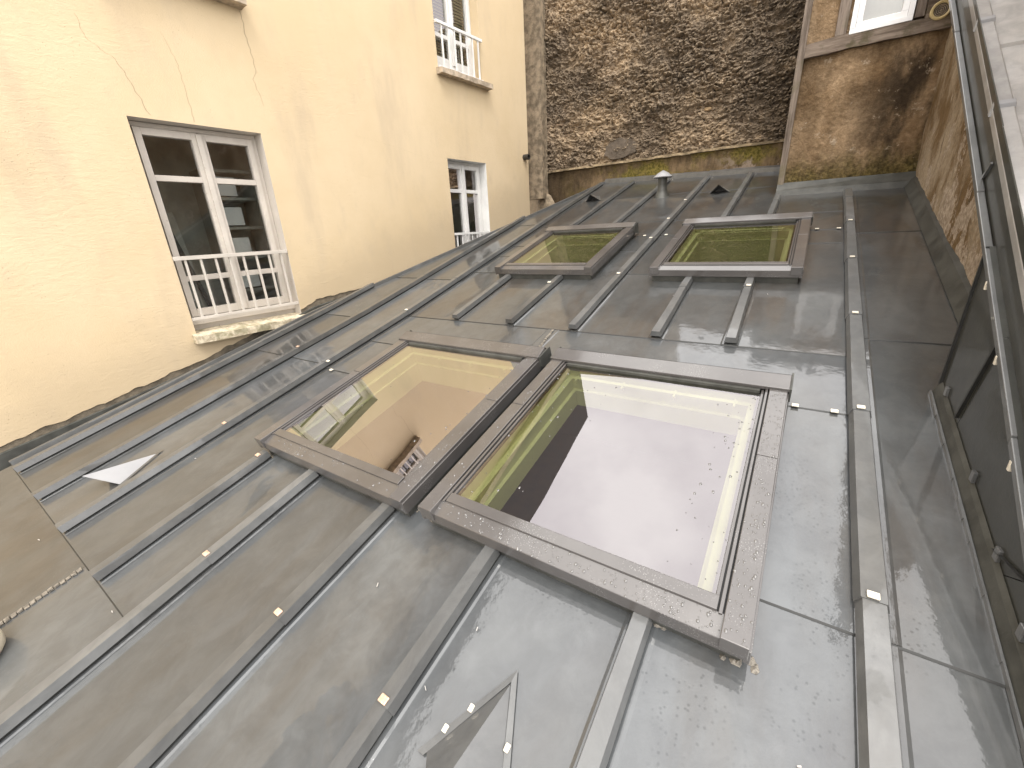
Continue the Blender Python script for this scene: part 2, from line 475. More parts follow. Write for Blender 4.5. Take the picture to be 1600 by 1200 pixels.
def thing(name, loc, label, cat, group=None):
    o = bpy.data.objects.new(name, None)
    o.empty_display_size = 0.2
    COL.objects.link(o)
    o.location = loc
    WLOC[o.name] = tuple(loc)
    o['label'] = label; o['category'] = cat
    if group: o['group'] = group
    return o
def structure(name, mb, mat):
    o = mb.build(name, mat); o['kind'] = 'structure'; return o

def vhash(ix, iy, seed):
    h = (ix.astype(np.int64) * 374761393 + iy.astype(np.int64) * 668265263 + seed * 982451653) & 0x7fffffff
    h = ((h ^ (h >> 13)) * 1274126177) & 0x7fffffff
    return ((h ^ (h >> 16)) & 0xffff) / 65535.0
def vnoise(x, y, seed=0):
    ix, iy = np.floor(x), np.floor(y)
    fx, fy = x - ix, y - iy
    fx, fy = fx * fx * (3 - 2 * fx), fy * fy * (3 - 2 * fy)
    a, b = vhash(ix, iy, seed), vhash(ix + 1, iy, seed)
    c, d = vhash(ix, iy + 1, seed), vhash(ix + 1, iy + 1, seed)
    return (a * (1 - fx) + b * fx) * (1 - fy) + (c * (1 - fx) + d * fx) * fy
def fbm(x, y, oct=5, seed=0, gain=0.55):
    r = 0; a = 1; s = 0
    for i in range(oct):
        r = r + a * vnoise(x * 2 ** i, y * 2 ** i, seed + i); s += a; a *= gain
    return r / s
def worley(x, y, seed=0):
    ix, iy = np.floor(x), np.floor(y)
    f1 = np.full(x.shape, 9.0); f2 = np.full(x.shape, 9.0); idv = np.zeros(x.shape)
    for dx in (-1, 0, 1):
        for dy in (-1, 0, 1):
            cx, cy = ix + dx, iy + dy
            px = cx + vhash(cx, cy, seed + 50); py = cy + vhash(cx, cy, seed + 90)
            d = np.hypot(px - x, py - y)
            n1 = d < f1
            f2 = np.where(n1, f1, np.minimum(f2, d))
            idv = np.where(n1, vhash(cx, cy, seed + 7), idv)
            f1 = np.where(n1, d, f1)
    return f1, f2, idv

def grid_mesh(name, X, Y, Z, mat, parent, smooth=True):
    """X,Y,Z: arrays (rows, cols) in world metres"""
    r, c = X.shape
    off = WLOC[parent.name] if parent else (0, 0, 0)
    vs = np.stack([X.ravel() - off[0], Y.ravel() - off[1], Z.ravel() - off[2]], 1)
    i = np.arange((r - 1) * (c - 1)); a = (i // (c - 1)) * c + i % (c - 1)
    fs = np.stack([a, a + 1, a + c + 1, a + c], 1)
    me = bpy.data.meshes.new(name)
    me.from_pydata(vs.tolist(), [], fs.tolist())
    me.materials.append(mat)
    if smooth: me.polygons.foreach_set('use_smooth', [True] * len(me.polygons))
    o = bpy.data.objects.new(name, me); COL.objects.link(o)
    if parent: o.parent = parent
    WLOC[o.name] = tuple(off)
    return o

# ================================================================== SETTING
g = MB()
g.add([(-200, -200, 0), (200, -200, 0), (200, 200, 0), (-200, 200, 0)], [(0, 1, 2, 3)])
structure('ground', g, M['ground'])

# ================================================================== ZINC ROOF
def flash_h(s):   # how far the wall flashing and its mortar line stand above the roof plane
    return float(np.interp(s, [-1, -.14, .2, .8, 1.15, 1.6, 1.7, 1.9, 2.15, 2.6], [.11, .108, .088, .066, .076, .098, .104, .078, .03, -.03]))
roof = thing('zinc_roof', rp(-1.2, 1.9), 'wet grey zinc roof with batten rolls, sloping up between the yellow and brown walls', 'roof')

SKY = {  # u0,u1,v0,v1 outer frame
    'NL': (-1.745, -0.880, 0.705, 1.640),
    'NR': (-0.815, 0.032, 0.715, 1.650),
    'FL': (-1.840, -1.090, 2.640, 3.530),
    'FR': (-0.725, 0.020, 2.640, 3.530),
}
HOLES = [(a + 0.04, b - 0.04, c + 0.04, d - 0.04) for a, b, c, d in SKY.values()]

def edge_u(v):   # left edge of the roof
    if v <= 1.894: return -3.14 + (v - 0.1) * (0.035 / 1.794)
    return -3.105 + (v - 1.894) * (0.916 / 3.778)
def top_v(u):    # upper end of the roof
    if u < -0.215: return 5.672 + (u + 2.189) * (-0.331 / 1.870)
    return 4.46
sheet_n = 0
def sheet(u0, u1, v0, v1, lift=0.0, tilt=0.0035, mat='zinc'):
    """one zinc sheet; its lower edge laps over the sheet below"""
    ul = sorted(set([u0, u1] + [h for a, b, c, d in HOLES for h in (a, b) if u0 < h < u1] + ([u0 + .029, u0 + .0355, u1 - .0355, u1 - .029] if u1 - u0 > .2 else []) + list(np.linspace(u0, u1, max(2, int((u1 - u0) / 0.12) + 1)))))
    vl = sorted(set([v0, v1] + [h for a, b, c, d in HOLES for h in (c, d) if v0 < h < v1] + list(np.linspace(v0, v1, max(2, int((v1 - v0) / 0.15) + 1)))))
    mb = MB(); idx = {}
    def vert(u, v):
        k = (round(u, 5), round(v, 5))
        if k not in idx:
            vv = min(v, top_v(u)); ue = max(u, edge_u(vv))
            t = (v - v0) / (v1 - v0)
            idx[k] = len(mb.v)
            up_ = .0020 if (abs(u - u0 - .029) < 1e-4 or abs(u1 - u - .029) < 1e-4) and u1 - u0 > .2 and v1 > .2 else 0
            mb.v.append(rp(ue, vv, lift + tilt * (1 - t) + up_))
        return idx[k]
    for i in range(len(ul) - 1):
        for j in range(len(vl) - 1):
            uc, vc = (ul[i] + ul[i + 1]) / 2, (vl[j] + vl[j + 1]) / 2
            if any(a < uc < b and c < vc < d for a, b, c, d in HOLES): continue
            if ul[i + 1] < edge_u(vl[j]) or vl[j] > max(top_v(ul[i]), top_v(ul[i + 1])): continue
            f = [vert(ul[i], vl[j]), vert(ul[i + 1], vl[j]), vert(ul[i + 1], vl[j + 1]), vert(ul[i], vl[j + 1])]
            mb.f.append(tuple(f)); mb.mi.append(0)
    # turned-down front lip, near-black to paint in the lap's shadow line
    if tilt:
        us = [u for u in ul if u >= edge_u(v0) - 1e-6]
        for a, b in zip(us[:-1], us[1:]):
            if any(h[0] < (a + b) / 2 < h[1] and h[2] < v0 + 0.002 < h[3] for h in HOLES): continue
            mb.add([rp(a, v0, lift + tilt), rp(b, v0, lift + tilt), rp(b, v0 - 0.0042, lift + 0.0008), rp(a, v0 - 0.0042, lift + 0.0008)], [(0, 1, 2, 3)], 1)
    if mb.f:
        o = mb.build('zinc_sheet', [M[mat], M['lip']], roof, smooth=False)
        return o

a, b, c, d, e, f, gg, h, RR = -2.985, -2.548, -2.140, -1.703, -1.383, -0.972, -0.570, -0.168, 0.237
VB = -0.9
SH = [
    # eave sheets below the left-hand drip
    (-3.30, -1.828, VB, 0.098), (-1.832, e, VB, 0.098),
    (-3.14, a, 0.098, 1.9), (-3.14, b, 1.9, 2.62), (a, b, 0.098, 1.332), (a, b, 1.332, 1.9),
    (b, c, 0.098, 1.332), (b, c, 1.332, 2.6), (-2.9, b, 2.62, 4.4), (b, c, 2.6, 4.0), (b, c, 4.0, 6.0),
    (c, d, 0.098, 1.30), (c, -1.72, 1.30, 1.63), (c, -1.035, 1.63, V0),
    (d, e, 0.098, 0.80), (e, f, VB, 0.80), (f, gg, VB, 0.80), (gg, h, VB, 0.80),
    (h, RR, VB, 0.877), (-0.04, RR, 0.877, 1.612), (-1.035, RR, 1.612, V0),
    (-0.97, -0.74, 0.76, 1.66),
    (RR, 0.60, VB, 0.885), (RR, 0.60, 0.885, 2.13), (RR, 0.60, 2.13, 3.41), (RR, 0.60, 3.41, 4.46),
    # upper slope
    (c, -1.725, V0, 2.75), (-1.725, -1.32, V0, 2.75), (-1.32, -0.925, V0, 3.19), (-0.925, -0.503, V0, 2.75), (-0.503, -0.195, V0, 2.75), (-0.195, RR, V0, 3.25),
    (c, -1.80, 2.75, 3.1), (c, -1.80, 3.1, 3.35), (c, -1.80, 3.35, 3.88), (-1.13, -0.925, 3.19, 3.5), (-0.925, -0.69, 2.75, 3.5), (-0.05, RR, 3.25, 3.5),
    (-1.81, -0.925, 3.5, 3.88), (-0.925, RR, 3.5, 3.88),
    (c, -1.77, 3.88, 4.8), (-1.77, -1.355, 3.88, 4.8), (-1.355, -0.925, 3.88, 4.8), (-0.925, -0.52, 3.88, 4.75), (-0.52, -0.222, 3.88, 4.75), (-0.222, RR, 3.88, 4.47),
    (c, -1.77, 4.8, 6.0), (-1.77, -1.355, 4.8, 6.0), (-1.355, -0.925, 4.8, 6.0), (-0.925, -0.52, 4.75, 6.0), (-0.52, -0.222, 4.75, 6.0),
]
for s_ in SH:
    darker = s_[2] >= V0 or s_[0] >= RR or s_[1] <= b or (s_[1] < -1.8 and s_[3] < .1)  # darker, browner zinc for the upper, right-hand and leftmost sheets
    sheet(*s_, mat='zinc_darker' if darker else 'zinc')

def roll(u0, v0, u1, v1, joints=(), hb=0.0225, ht=0.016, hh=0.036, endcap=True):
    """square zinc roll over a batten, in overlapping lengths"""
    cuts = [v0] + sorted(joints) + [v1]
    mb = MB()
    for i in range(len(cuts) - 1):
        va, vb = cuts[i], cuts[i + 1]
        pts = []
        n = max(1, int((vb - va) / 0.25))
        vsq = [va + (vb - va) * k / n for k in range(n + 1)]
        if va < V0 < vb: vsq = sorted(vsq + [V0 + 1e-4])
        for k, v in enumerate(vsq):
            t = (v - va) / (vb - va)
            gr = 0.0022 * (1 - t)
            w = u0 + (u1 - u0) * (v - v0) / max(1e-6, v1 - v0) + random.uniform(-0.0012, 0.0012)
            pts += [rp(w - hb - gr, v, 0.013), rp(w - ht - gr, v, hh + gr), rp(w + ht + gr, v, hh + gr), rp(w + hb + gr, v, 0.013)]
        m_ = len(vsq)
        fs = []
        for k in range(m_ - 1):
            q = k * 4
            fs += [(q, q + 1, q + 5, q + 4), (q + 1, q + 2, q + 6, q + 5), (q + 2, q + 3, q + 7, q + 6)]
        fs.append((0, 3, 2, 1))
        fs.append((m_ * 4 - 4, m_ * 4 - 3, m_ * 4 - 2, m_ * 4 - 1))
        mb.add(pts, fs)
    o = mb.build('batten_roll', M['zinc_roll'], roof)
    # the batten, coloured near-black to stand in for shade under the cap
    k = MB()
    ww = 0.0185
    vm = [v0 + 0.01, v1] if not (v0 < V0 < v1) else [v0 + 0.01, V0 + 1e-4, v1]
    for va, vb in zip(vm[:-1], vm[1:]):
        ua = u0 + (u1 - u0) * (va - v0) / (v1 - v0); ub = u0 + (u1 - u0) * (vb - v0) / (v1 - v0)
        k.box8([rp(ua - ww, va, -0.004), rp(ua + ww, va, -0.004), rp(ub + ww, vb, -0.004), rp(ub - ww, vb, -0.004),
                rp(ua - ww, va, 0.012), rp(ua + ww, va, 0.012), rp(ub + ww, vb, 0.012), rp(ub - ww, vb, 0.012)])
    k.build('batten', M['dark'], o)
    return o

roll(a, 0.10, a + 0.0, 2.42, (0.9, 1.39))
roll(b, 0.10, b, 4.25, (0.72, 1.393, 2.62, 3.4))
roll(c - 0.002, 0.10, -2.20, 5.60, (0.727, 1.312, 1.99, 2.557, 3.2, 4.0, 4.8))
roll(d, 0.10, d, 0.70, (0.66,))
roll(e, VB, e, 0.71, (-0.3, 0.313))
roll(f, VB, f, 0.712, (-0.3, 0.316))
roll(gg, VB, gg, 0.722, (-0.3, 0.317))
roll(h, VB, h, 0.722, (-0.2,))
roll(RR - 0.005, VB, RR - 0.018, 4.33, (-0.1, 0.941, 1.597, 2.266, 2.907, 3.53, 4.1), hb=0.027, ht=0.019, hh=0.036)
roll(-1.725, V0 + 0.004, -1.735, 2.645, (2.5,))
roll(-1.322, V0 + 0.004, -1.318, 2.645, (2.5,))
roll(-0.926, V0 + 0.004, -0.925, 5.35, (2.66, 3.33, 3.8, 4.35, 5.0))
roll(-0.503, V0 + 0.004, -0.507, 2.645, (2.5,))
roll(-0.192, V0 + 0.004, -0.201, 2.645, (2.52,))
roll(-1.777, 3.55, -1.77, 5.50, (4.3, 5.0))
roll(-1.372, 3.55, -1.345, 5.42, (4.35, 5.0))
roll(-0.522, 3.55, -0.525, 5.28, (4.3, 4.85))
roll(-0.228, 3.55, -0.222, 4.33, (4.15,))

# small folded clips, sharing one mesh
def clip_mesh(name, w, l, t):
    mb = MB(); mb.box(lambda x, y, z: Vector((x, y, z)), (-w, -l, 0), (w, l, t))
    o = mb.build(name, M['clip'], None, bevel=t * 0.35); me = o.data
    bpy.data.objects.remove(o); return me
CLIP = clip_mesh('clip', 0.0135, 0.010, 0.006)
CLIPC = CLIP.copy(); CLIPC.materials.clear(); CLIPC.materials.append(M['clip_copper'])
def clip(u, v, o=0.037, me=None, rz=0.0):
    ob = bpy.data.objects.new('clip', me or CLIP); COL.objects.link(ob); ob.parent = roof
    p = rp(u, v, o); px = (rp(u + 0.01, v, o) - p).normalized(); pz = (rp(u, v, o + 0.01) - p).normalized(); py = pz.cross(px)
    mm = Matrix((px, py, pz)).transposed() @ Euler((0, 0, rz)).to_matrix()
    ob.matrix_local = Matrix.Translation(p - Vector(WLOC[roof.name])) @ mm.to_4x4()
    return ob
for u, v in ((RR - .012, .95), (RR - .013, 1.606), (RR - .014, 2.274), (RR - .016, 2.915), (RR - .017, 3.54)): clip(u, v, 0.040)
for u, v in ((gg, .326), (f, .325), (e, .322), (d, .668), (c, .735), (b, 1.40)): clip(u, v, 0.038, CLIPC)
for u, v in ((-1.33, 2.51), (-0.925, 2.67), (-0.925, 3.34), (-0.925, 3.81), (-0.196, 2.53), (-0.925, 4.36), (-2.16, 2.0), (-2.118, 1.32)): clip(u, v, 0.039)
for u, v in ((0.06, 1.612), (0.165, 1.612), (-1.02, 3.5), (-0.86, 3.5), (0.06, 3.5), (0.17, 3.5), (-1.95, 3.35), (-2.07, 1.29)): clip(u, v, 0.006)

# folded rims, flashings, ridge
mb = MB()
rim = [(-3.14, 0.10), (-3.105, 1.894), (-2.189, 5.672)]
for (u0, v0), (u1, v1) in zip(rim[:-1], rim[1:]):
    seg = [v0 + (v1 - v0) * k / 12 for k in range(13)]
    for va, vb in zip(seg[:-1], seg[1:]):
        ua, ub = edge_u(va), edge_u(vb)
        mb.box8([rp(ua - .018, va, -.05), rp(ua + .016, va, -.002), rp(ub + .016, vb, -.002), rp(ub - .018, vb, -.05),
                 rp(ua - .012, va, .024), rp(ua + .010, va, .024), rp(ub + .010, vb, .024), rp(ub - .012, vb, .024)])
mb.build('edge_trim', M['zinc_roll'], roof)
mb = MB()
for k in range(14):   # fascia hanging under the free edge
    va = 1.75 + k * 0.28; vb = va + 0.28
    vb = min(vb, 5.66)
    ua, ub = edge_u(va), edge_u(vb)
    mb.box8([rp(ua - .008, va, -.16), rp(ua + .004, va, -.16), rp(ub + .004, vb, -.16), rp(ub - .008, vb, -.16),
             rp(ua - .008, va, -.052), rp(ua + .004, va, -.052), rp(ub + .004, vb, -.052), rp(ub - .008, vb, -.052)])
mb.build('fascia', M['flashing'], roof)
mb = MB()      # upstand along the rubble wall
ub0, ub1 = -2.189, -0.25
N = 14
for k in range(N):
    u0 = ub0 + (ub1 - ub0) * k / N; u1 = ub0 + (ub1 - ub0) * (k + 1) / N
    v0, v1 = top_v(u0), top_v(u1)
    j = random.uniform(-.002, .002)
    mb.box8([rp(u0, v0 - .012, -.01), rp(u1, v1 - .012, -.01), rp(u1, v1 + .04, -.01), rp(u0, v0 + .04, -.01),
             rp(u0, v0 + .004, .038 + j), rp(u1, v1 + .004, .038 + j), rp(u1, v1 + .12, .052 + j), rp(u0, v0 + .12, .052 + j)])
mb.build('ridge_flashing', M['zinc_roll'], roof)
mb = MB()      # lead apron just below the ridge
mb = MB()      # upstand at the foot of the timbered wall and along the side wall
mb.box8([rp(-.245, 4.41, .0), rp(.585, 4.37, 0), rp(.60, 4.50, 0), rp(-.245, 4.50, 0),
         rp(-.245, 4.435, .036), rp(.585, 4.40, .036), rp(.60, 4.50, .075), rp(-.245, 4.50, .075)])
mb.box8([rp(.535, 1.75, .003), rp(.60, 1.75, .003), rp(.60, 4.38, .003), rp(.535, 4.38, .003),
         rp(.566, 1.75, .060), rp(.60, 1.75, .066), rp(.60, 4.38, .066), rp(.566, 4.38, .060)])
mb.build('foot_flashing', M['flashing'], roof)
# soldered joints
def solder(pa, pb, n, w, name='solder_seam'):
    mb = MB()
    (ua, va), (ub, vb) = pa, pb
    L = math.hypot(ub - ua, vb - va); du, dv = (ub - ua) / L, (vb - va) / L
    for k in range(n):
        t0, t1 = k / n, (k + 0.82) / n
        ww = w * random.uniform(.6, 1.15); hh = random.uniform(.004, .008)
        q = []
        for t, sgn in ((t0, -1), (t1, -1), (t1, 1), (t0, 1)):
            q.append((ua + (ub - ua) * t - dv * ww * sgn + random.uniform(-.002, .002), va + (vb - va) * t + du * ww * sgn))
        mb.box8([rp(x, y, .002) for x, y in q] + [rp(x, y, hh) for x, y in q])
    return mb.build(name, M['solder'], roof)
solder((-1.83, -0.30), (-1.825, 0.088), 26, .010)
solder((-1.035, 1.975), (-1.0, 1.67), 16, .008)
# blobs of sealant at the skylight corners
def blob(u, v, n=10, sp=.02):
    mb = MB()
    for _ in range(n):
        x, y = u + random.uniform(-sp, sp), v + random.uniform(-sp * .4, sp * .4)
        r_ = random.uniform(.004, .010)
        q = [(x + math.cos(t) * r_ * random.uniform(.7, 1.2), y + math.sin(t) * r_) for t in np.linspace(0, 2 * math.pi, 7)[:-1]]
        mb.add([rp(i, j, .001) for i, j in q] + [rp(x, y, r_ * .8)], [(k, (k + 1) % 6, 6) for k in range(6)])
    return mb.build('sealant', M['solder'], roof)
blob(0.02, .735, 16, .03); blob(-.90, .75, 10, .02); blob(-.80, .74, 14, .018); blob(h - .03, .735, 7, .01); blob(h + .035, .73, 7, .01); blob(gg + .035, .74, 6, .01)
blob(.43, 1.79, 9, .012)
for u in (-1.77, -1.345, -.925, -.525): blob(u, top_v(u) - .07, 9, .045)
# wall-side flashing on the yellow facade
mb = MB()
ss = np.linspace(-1.2, 2.55, 40)
for s0, s1 in zip(ss[:-1], ss[1:]):
    z0 = -1 + (s0 / math.cos(S1)) * math.sin(S1) if s0 > 0.1 else -1 + .1 * math.tan(S1) + (s0 - .1) * .26
    z1 = -1 + (s1 / math.cos(S1)) * math.sin(S1) if s1 > 0.1 else -1 + .1 * math.tan(S1) + (s1 - .1) * .26
    h0, h1 = flash_h(s0) - .034, flash_h(s1) - .034
    mb.box8([fp(s0, -.016, z0 - .12), fp(s0, -.002, z0 - .12), fp(s1, -.002, z1 - .12), fp(s1, -.016, z1 - .12),
             fp(s0, -.016, z0 + h0 - .004), fp(s0, -.002, z0 + h0), fp(s1, -.002, z1 + h1), fp(s1, -.016, z1 + h1 - .004)])
mb.build('wall_flashing', M['flashing'], roof)
mb = MB()      # bottom of the trough between rim and wall
for s0, s1 in zip(ss[:-1], ss[1:]):
    v0, v1 = s0, s1
    mb.add([rp(edge_u(max(v0, .1)) - .01, v0, -.05), rp(edge_u(max(v1, .1)) - .01, v1, -.05), fp(s1, -.003, rp(0, v1, -.06).z / H - ZC / H), fp(s0, -.003, rp(0, v0, -.06).z / H - ZC / H)], [(0, 1, 2, 3)])
mb.build('valley_gutter', M['dark'], roof)

# ================================================================== ATTIC ROOM under the skylights
mb = MB()
mb.box(wp, (-2.6, .15, -2.3), (.9, 4.6, -2.25))
structure('attic_floor', mb, M['floor'])
mb = MB()
x0, x1, y0, y1, zb_ = -2.45, .75, .25, 3.9, -2.25
for q in ([(x0, y0), (x1, y0)], [(x1, y0), (x1, y1)], [(x1, y1), (x0, y1)], [(x0, y1), (x0, y0)]):
    (ax, ay), (bx, by) = q
    za = -1 + ay * math.tan(S1) - .03; zb2 = -1 + by * math.tan(S1) - .03
    mb.add([wp(ax, ay, zb_), wp(bx, by, zb_), wp(bx, by, zb2), wp(ax, ay, za)], [(0, 1, 2, 3)])
structure('attic_wall', mb, M['room'])

# ================================================================== SKYLIGHTS
def skylight(key, label, drops=0, depth=-.095):
    u0, u1, v0, v1 = SKY[key]
    base = rp((u0 + u1) / 2, v0)
    t = thing('skylight', base, label, 'skylight', 'skylights set in the zinc roof')
    B = 0.076
    # curb
    mb = MB()
    k = .012
    def ring(i, o0, o1, w):
        for q in ((u0 + i, v0 + i, u1 - i, v0 + i + w), (u0 + i, v1 - i - w, u1 - i, v1 - i), (u0 + i, v0 + i + w, u0 + i + w, v1 - i - w), (u1 - i - w, v0 + i + w, u1 - i, v1 - i - w)):
            mb.box(rp, (q[0], q[1], o0), (q[2], q[3], o1))
    ring(k, -.01, .050, .035)
    mb.build('curb', M['flashing'], t)
    # bottom rail: lower cover + step + sash strip
    mb = MB()
    mb.box8([rp(u0, v0, .036), rp(u1, v0, .036), rp(u1, v0 + .05, .05), rp(u0, v0 + .05, .05), rp(u0, v0 + .003, .073), rp(u1, v0 + .003, .073), rp(u1, v0 + .05, .083), rp(u0, v0 + .05, .083)])
    mb.build('bottom_cover', M['frame'], t, bevel=.003)
    mb = MB()
    mb.box8([rp(u0 + B - .012, v0 + .047, .06), rp(u1 - B + .012, v0 + .047, .06), rp(u1 - B + .012, v0 + .082, .06), rp(u0 + B - .012, v0 + .082, .06),
             rp(u0 + B - .012, v0 + .049, .089), rp(u1 - B + .012, v0 + .049, .089), rp(u1 - B + .012, v0 + .080, .091), rp(u0 + B - .012, v0 + .080, .091)])
    mb.build('sash_strip', M['frame'], t, bevel=.002)
    # side covers in two lengths
    vm = v0 + (v1 - v0) * .56
    for sd, ua in ((0, u0), (1, u1)):
        sg = 1 if sd == 0 else -1
        for va, vb in ((v0 - .004, vm - .001), (vm + .001, v1 - .03)):
            mb = MB()
            x0_, x1_ = ua, ua + sg * .050
            mb.box(rp, (min(x0_, x1_), va, .05), (max(x0_, x1_), vb, .092))
            mb.build('side_cover', M['frame'], t, bevel=.0022)
        mb = MB()
        x0_, x1_ = ua - sg * .004, ua + sg * .008
        mb.box(rp, (min(x0_, x1_), v0 - .002, .035), (max(x0_, x1_), v1 - .01, .080))
        mb.build('side_skirt', M['frame'], t, bevel=.0015)
        mb = MB()
        for w0, w1, o1 in ((.0535, .0605, .088), (.0645, .0715, .083)):
            x0_, x1_ = ua + sg * w0, ua + sg * w1
            mb.box(rp, (min(x0_, x1_), v0 + .045, .06), (max(x0_, x1_), v1 - .05, o1))
        mb.build('side_rail', M['frame'], t, bevel=.001)
        mb = MB()
        x0_, x1_ = ua + sg * .048, ua + sg * .078
        mb.box(rp, (min(x0_, x1_), v0 + .05, .055), (max(x0_, x1_), v1 - .06, .076))
        mb.build('gasket', M['gasket'], t)
    # top hood
    mb = MB()
    mb.box8([rp(u0 - .004, v1 - .088, .088), rp(u1 + .004, v1 - .088, .088), rp(u1 + .004, v1 + .012, .04), rp(u0 - .004, v1 + .012, .04),
             rp(u0 - .004, v1 - .088, .100), rp(u1 + .004, v1 - .088, .100), rp(u1 + .004, v1 - .022, .113), rp(u0 - .004, v1 - .022, .113)])
    mb.add([rp(u0 - .004, v1 - .022, .113), rp(u1 + .004, v1 - .022, .113), rp(u1 + .004, v1 + .012, .075), rp(u0 - .004, v1 + .012, .075), rp(u1 + .004, v1 + .012, .04), rp(u0 - .004, v1 + .012, .04)], [(0, 1, 2, 3), (3, 2, 4, 5)])
    mb.build('top_hood', M['frame'], t, bevel=.0025)
    mb = MB()
    for ua in (u0 - .010, u1 + .004):
        mb.box8([rp(ua, v1 - .085, .05), rp(ua + .006, v1 - .085, .05), rp(ua + .006, v1 + .02, .012), rp(ua, v1 + .02, .012),
                 rp(ua, v1 - .085, .098), rp(ua + .006, v1 - .085, .098), rp(ua + .006, v1 + .012, .10), rp(ua, v1 + .012, .10)])
    mb.box(rp, (u0 + B, v1 - .10, .06), (u1 - B, v1 - .07, .088))
    mb.build('hood_end', M['flashing'], t)
    # pane
    mb = MB()
    mb.add([rp(u0 + B - .004, v0 + .078, .078), rp(u1 - B + .004, v0 + .078, .078), rp(u1 - B + .004, v1 - .088, .078), rp(u0 + B - .004, v1 - .088, .078)], [(0, 1, 2, 3)])
    pane = mb.build('pane', M['glass_sky'], t)
    # inner sash and cream lining, splayed
    mb = MB()
    iu0, iu1, iv0, iv1 = u0 + B + .004, u1 - B - .004, v0 + .082, v1 - .092
    for (du, dv, o0), (du2, dv2, o1) in (((0, 0, .07), (0, 0, .03)), ((.022, .022, .03), (.022, .022, -.02)), ((.036, .036, -.02), (.036, .036, depth))):
        A = [(iu0 + du, iv0 + dv), (iu1 - du, iv0 + dv), (iu1 - du, iv1 - dv), (iu0 + du, iv1 - dv)]
        Bq = [(iu0 + du2, iv0 + dv2), (iu1 - du2, iv0 + dv2), (iu1 - du2, iv1 - dv2), (iu0 + du2, iv1 - dv2)]
        P = [rp(x, y, o0) for x, y in A] + [rp(x, y, o1) for x, y in Bq]
        mb.add(P, [(i, (i + 1) % 4, (i + 1) % 4 + 4, i + 4) for i in range(4)])
    # ledges between the three steps
    for o, d0, d1 in ((.03, 0, .022), (-.02, .022, .036)):
        A = [(iu0 + d0, iv0 + d0), (iu1 - d0, iv0 + d0), (iu1 - d0, iv1 - d0), (iu0 + d0, iv1 - d0)]
        Bq = [(iu0 + d1, iv0 + d1), (iu1 - d1, iv0 + d1), (iu1 - d1, iv1 - d1), (iu0 + d1, iv1 - d1)]
        P = [rp(x, y, o) for x, y in A] + [rp(x, y, o) for x, y in Bq]
        mb.add(P, [(i, (i + 1) % 4, (i + 1) % 4 + 4, i + 4) for i in range(4)])
    # outer blind side against the attic
    mb.build('lining', M['reveal'], t)
    # ventilation bar along the head, on four hooks
    mb = MB()
    mb.box(rp, (iu0 + .05, iv1 - .055, .045), (iu1 - .05, iv1 - .04, .055))
    for k_ in range(4):
        x = iu0 + .06 + (iu1 - iu0 - .12) * k_ / 3
        mb.box(rp, (x - .003, iv1 - .075, .04), (x + .003, iv1 - .035, .058))
    mb.build('vent_bar', M['reveal'], t)
    if drops:
        mb = MB()
        for _ in range(drops):
            r_ = random.choice((.0012, .0016, .002, .0026, .0034))
            z = random.random()
            if z < .34: x, y, o = random.uniform(u0, u1), random.uniform(v0 + .006, v0 + .046), .0
            elif z < .72: x, y, o = u1 - random.uniform(.003, .047), random.uniform(v0, v1 - .09), .0925
            elif z < .8: x, y, o = u0 + random.uniform(.003, .047), random.uniform(v0, v1 - .09), .0925
            else: x, y, o = random.choice((u0 + B + random.random() ** 2 * .25, u1 - B - random.random() ** 2 * .12)), random.uniform(v0 + .09, v1 - .1), .0785
            if z < .34: o = .073 + (y - v0 - .003) / .047 * .010 + .0006
            el = random.uniform(.9, 1.5)
            q = [(x + math.cos(w) * r_, y + math.sin(w) * r_ * el) for w in np.linspace(0, 2 * math.pi, 8)[:-1]]
            q2 = [(x + math.cos(w) * r_ * .6, y + math.sin(w) * r_ * .6 * el) for w in np.linspace(0, 2 * math.pi, 8)[:-1]]
            mb.add([rp(i, j, o) for i, j in q] + [rp(i, j, o + r_ * .42) for i, j in q2] + [rp(x, y, o + r_ * .55)],
                   [(i, (i + 1) % 7, (i + 1) % 7 + 7, i + 7) for i in range(7)] + [(i + 7, (i + 1) % 7 + 7, 14) for i in range(7)])
        dr = mb.build('water_drops', M['drop'], t, smooth=True); dr['kind'] = 'stuff'
    return t
skylight('NL', 'large skylight showing its cream lining, left of the near pair, reflecting the yellow wall', 160, depth=-.13)
skylight('NR', 'large skylight mirroring the white sky, rain drops on its frame, right of the near pair', 620)
skylight('FL', 'smaller olive-tinted skylight up the roof, on the side of the yellow wall', depth=-.42)
skylight('FR', 'smaller olive-tinted skylight up the roof, below the timbered wall', depth=-.42)

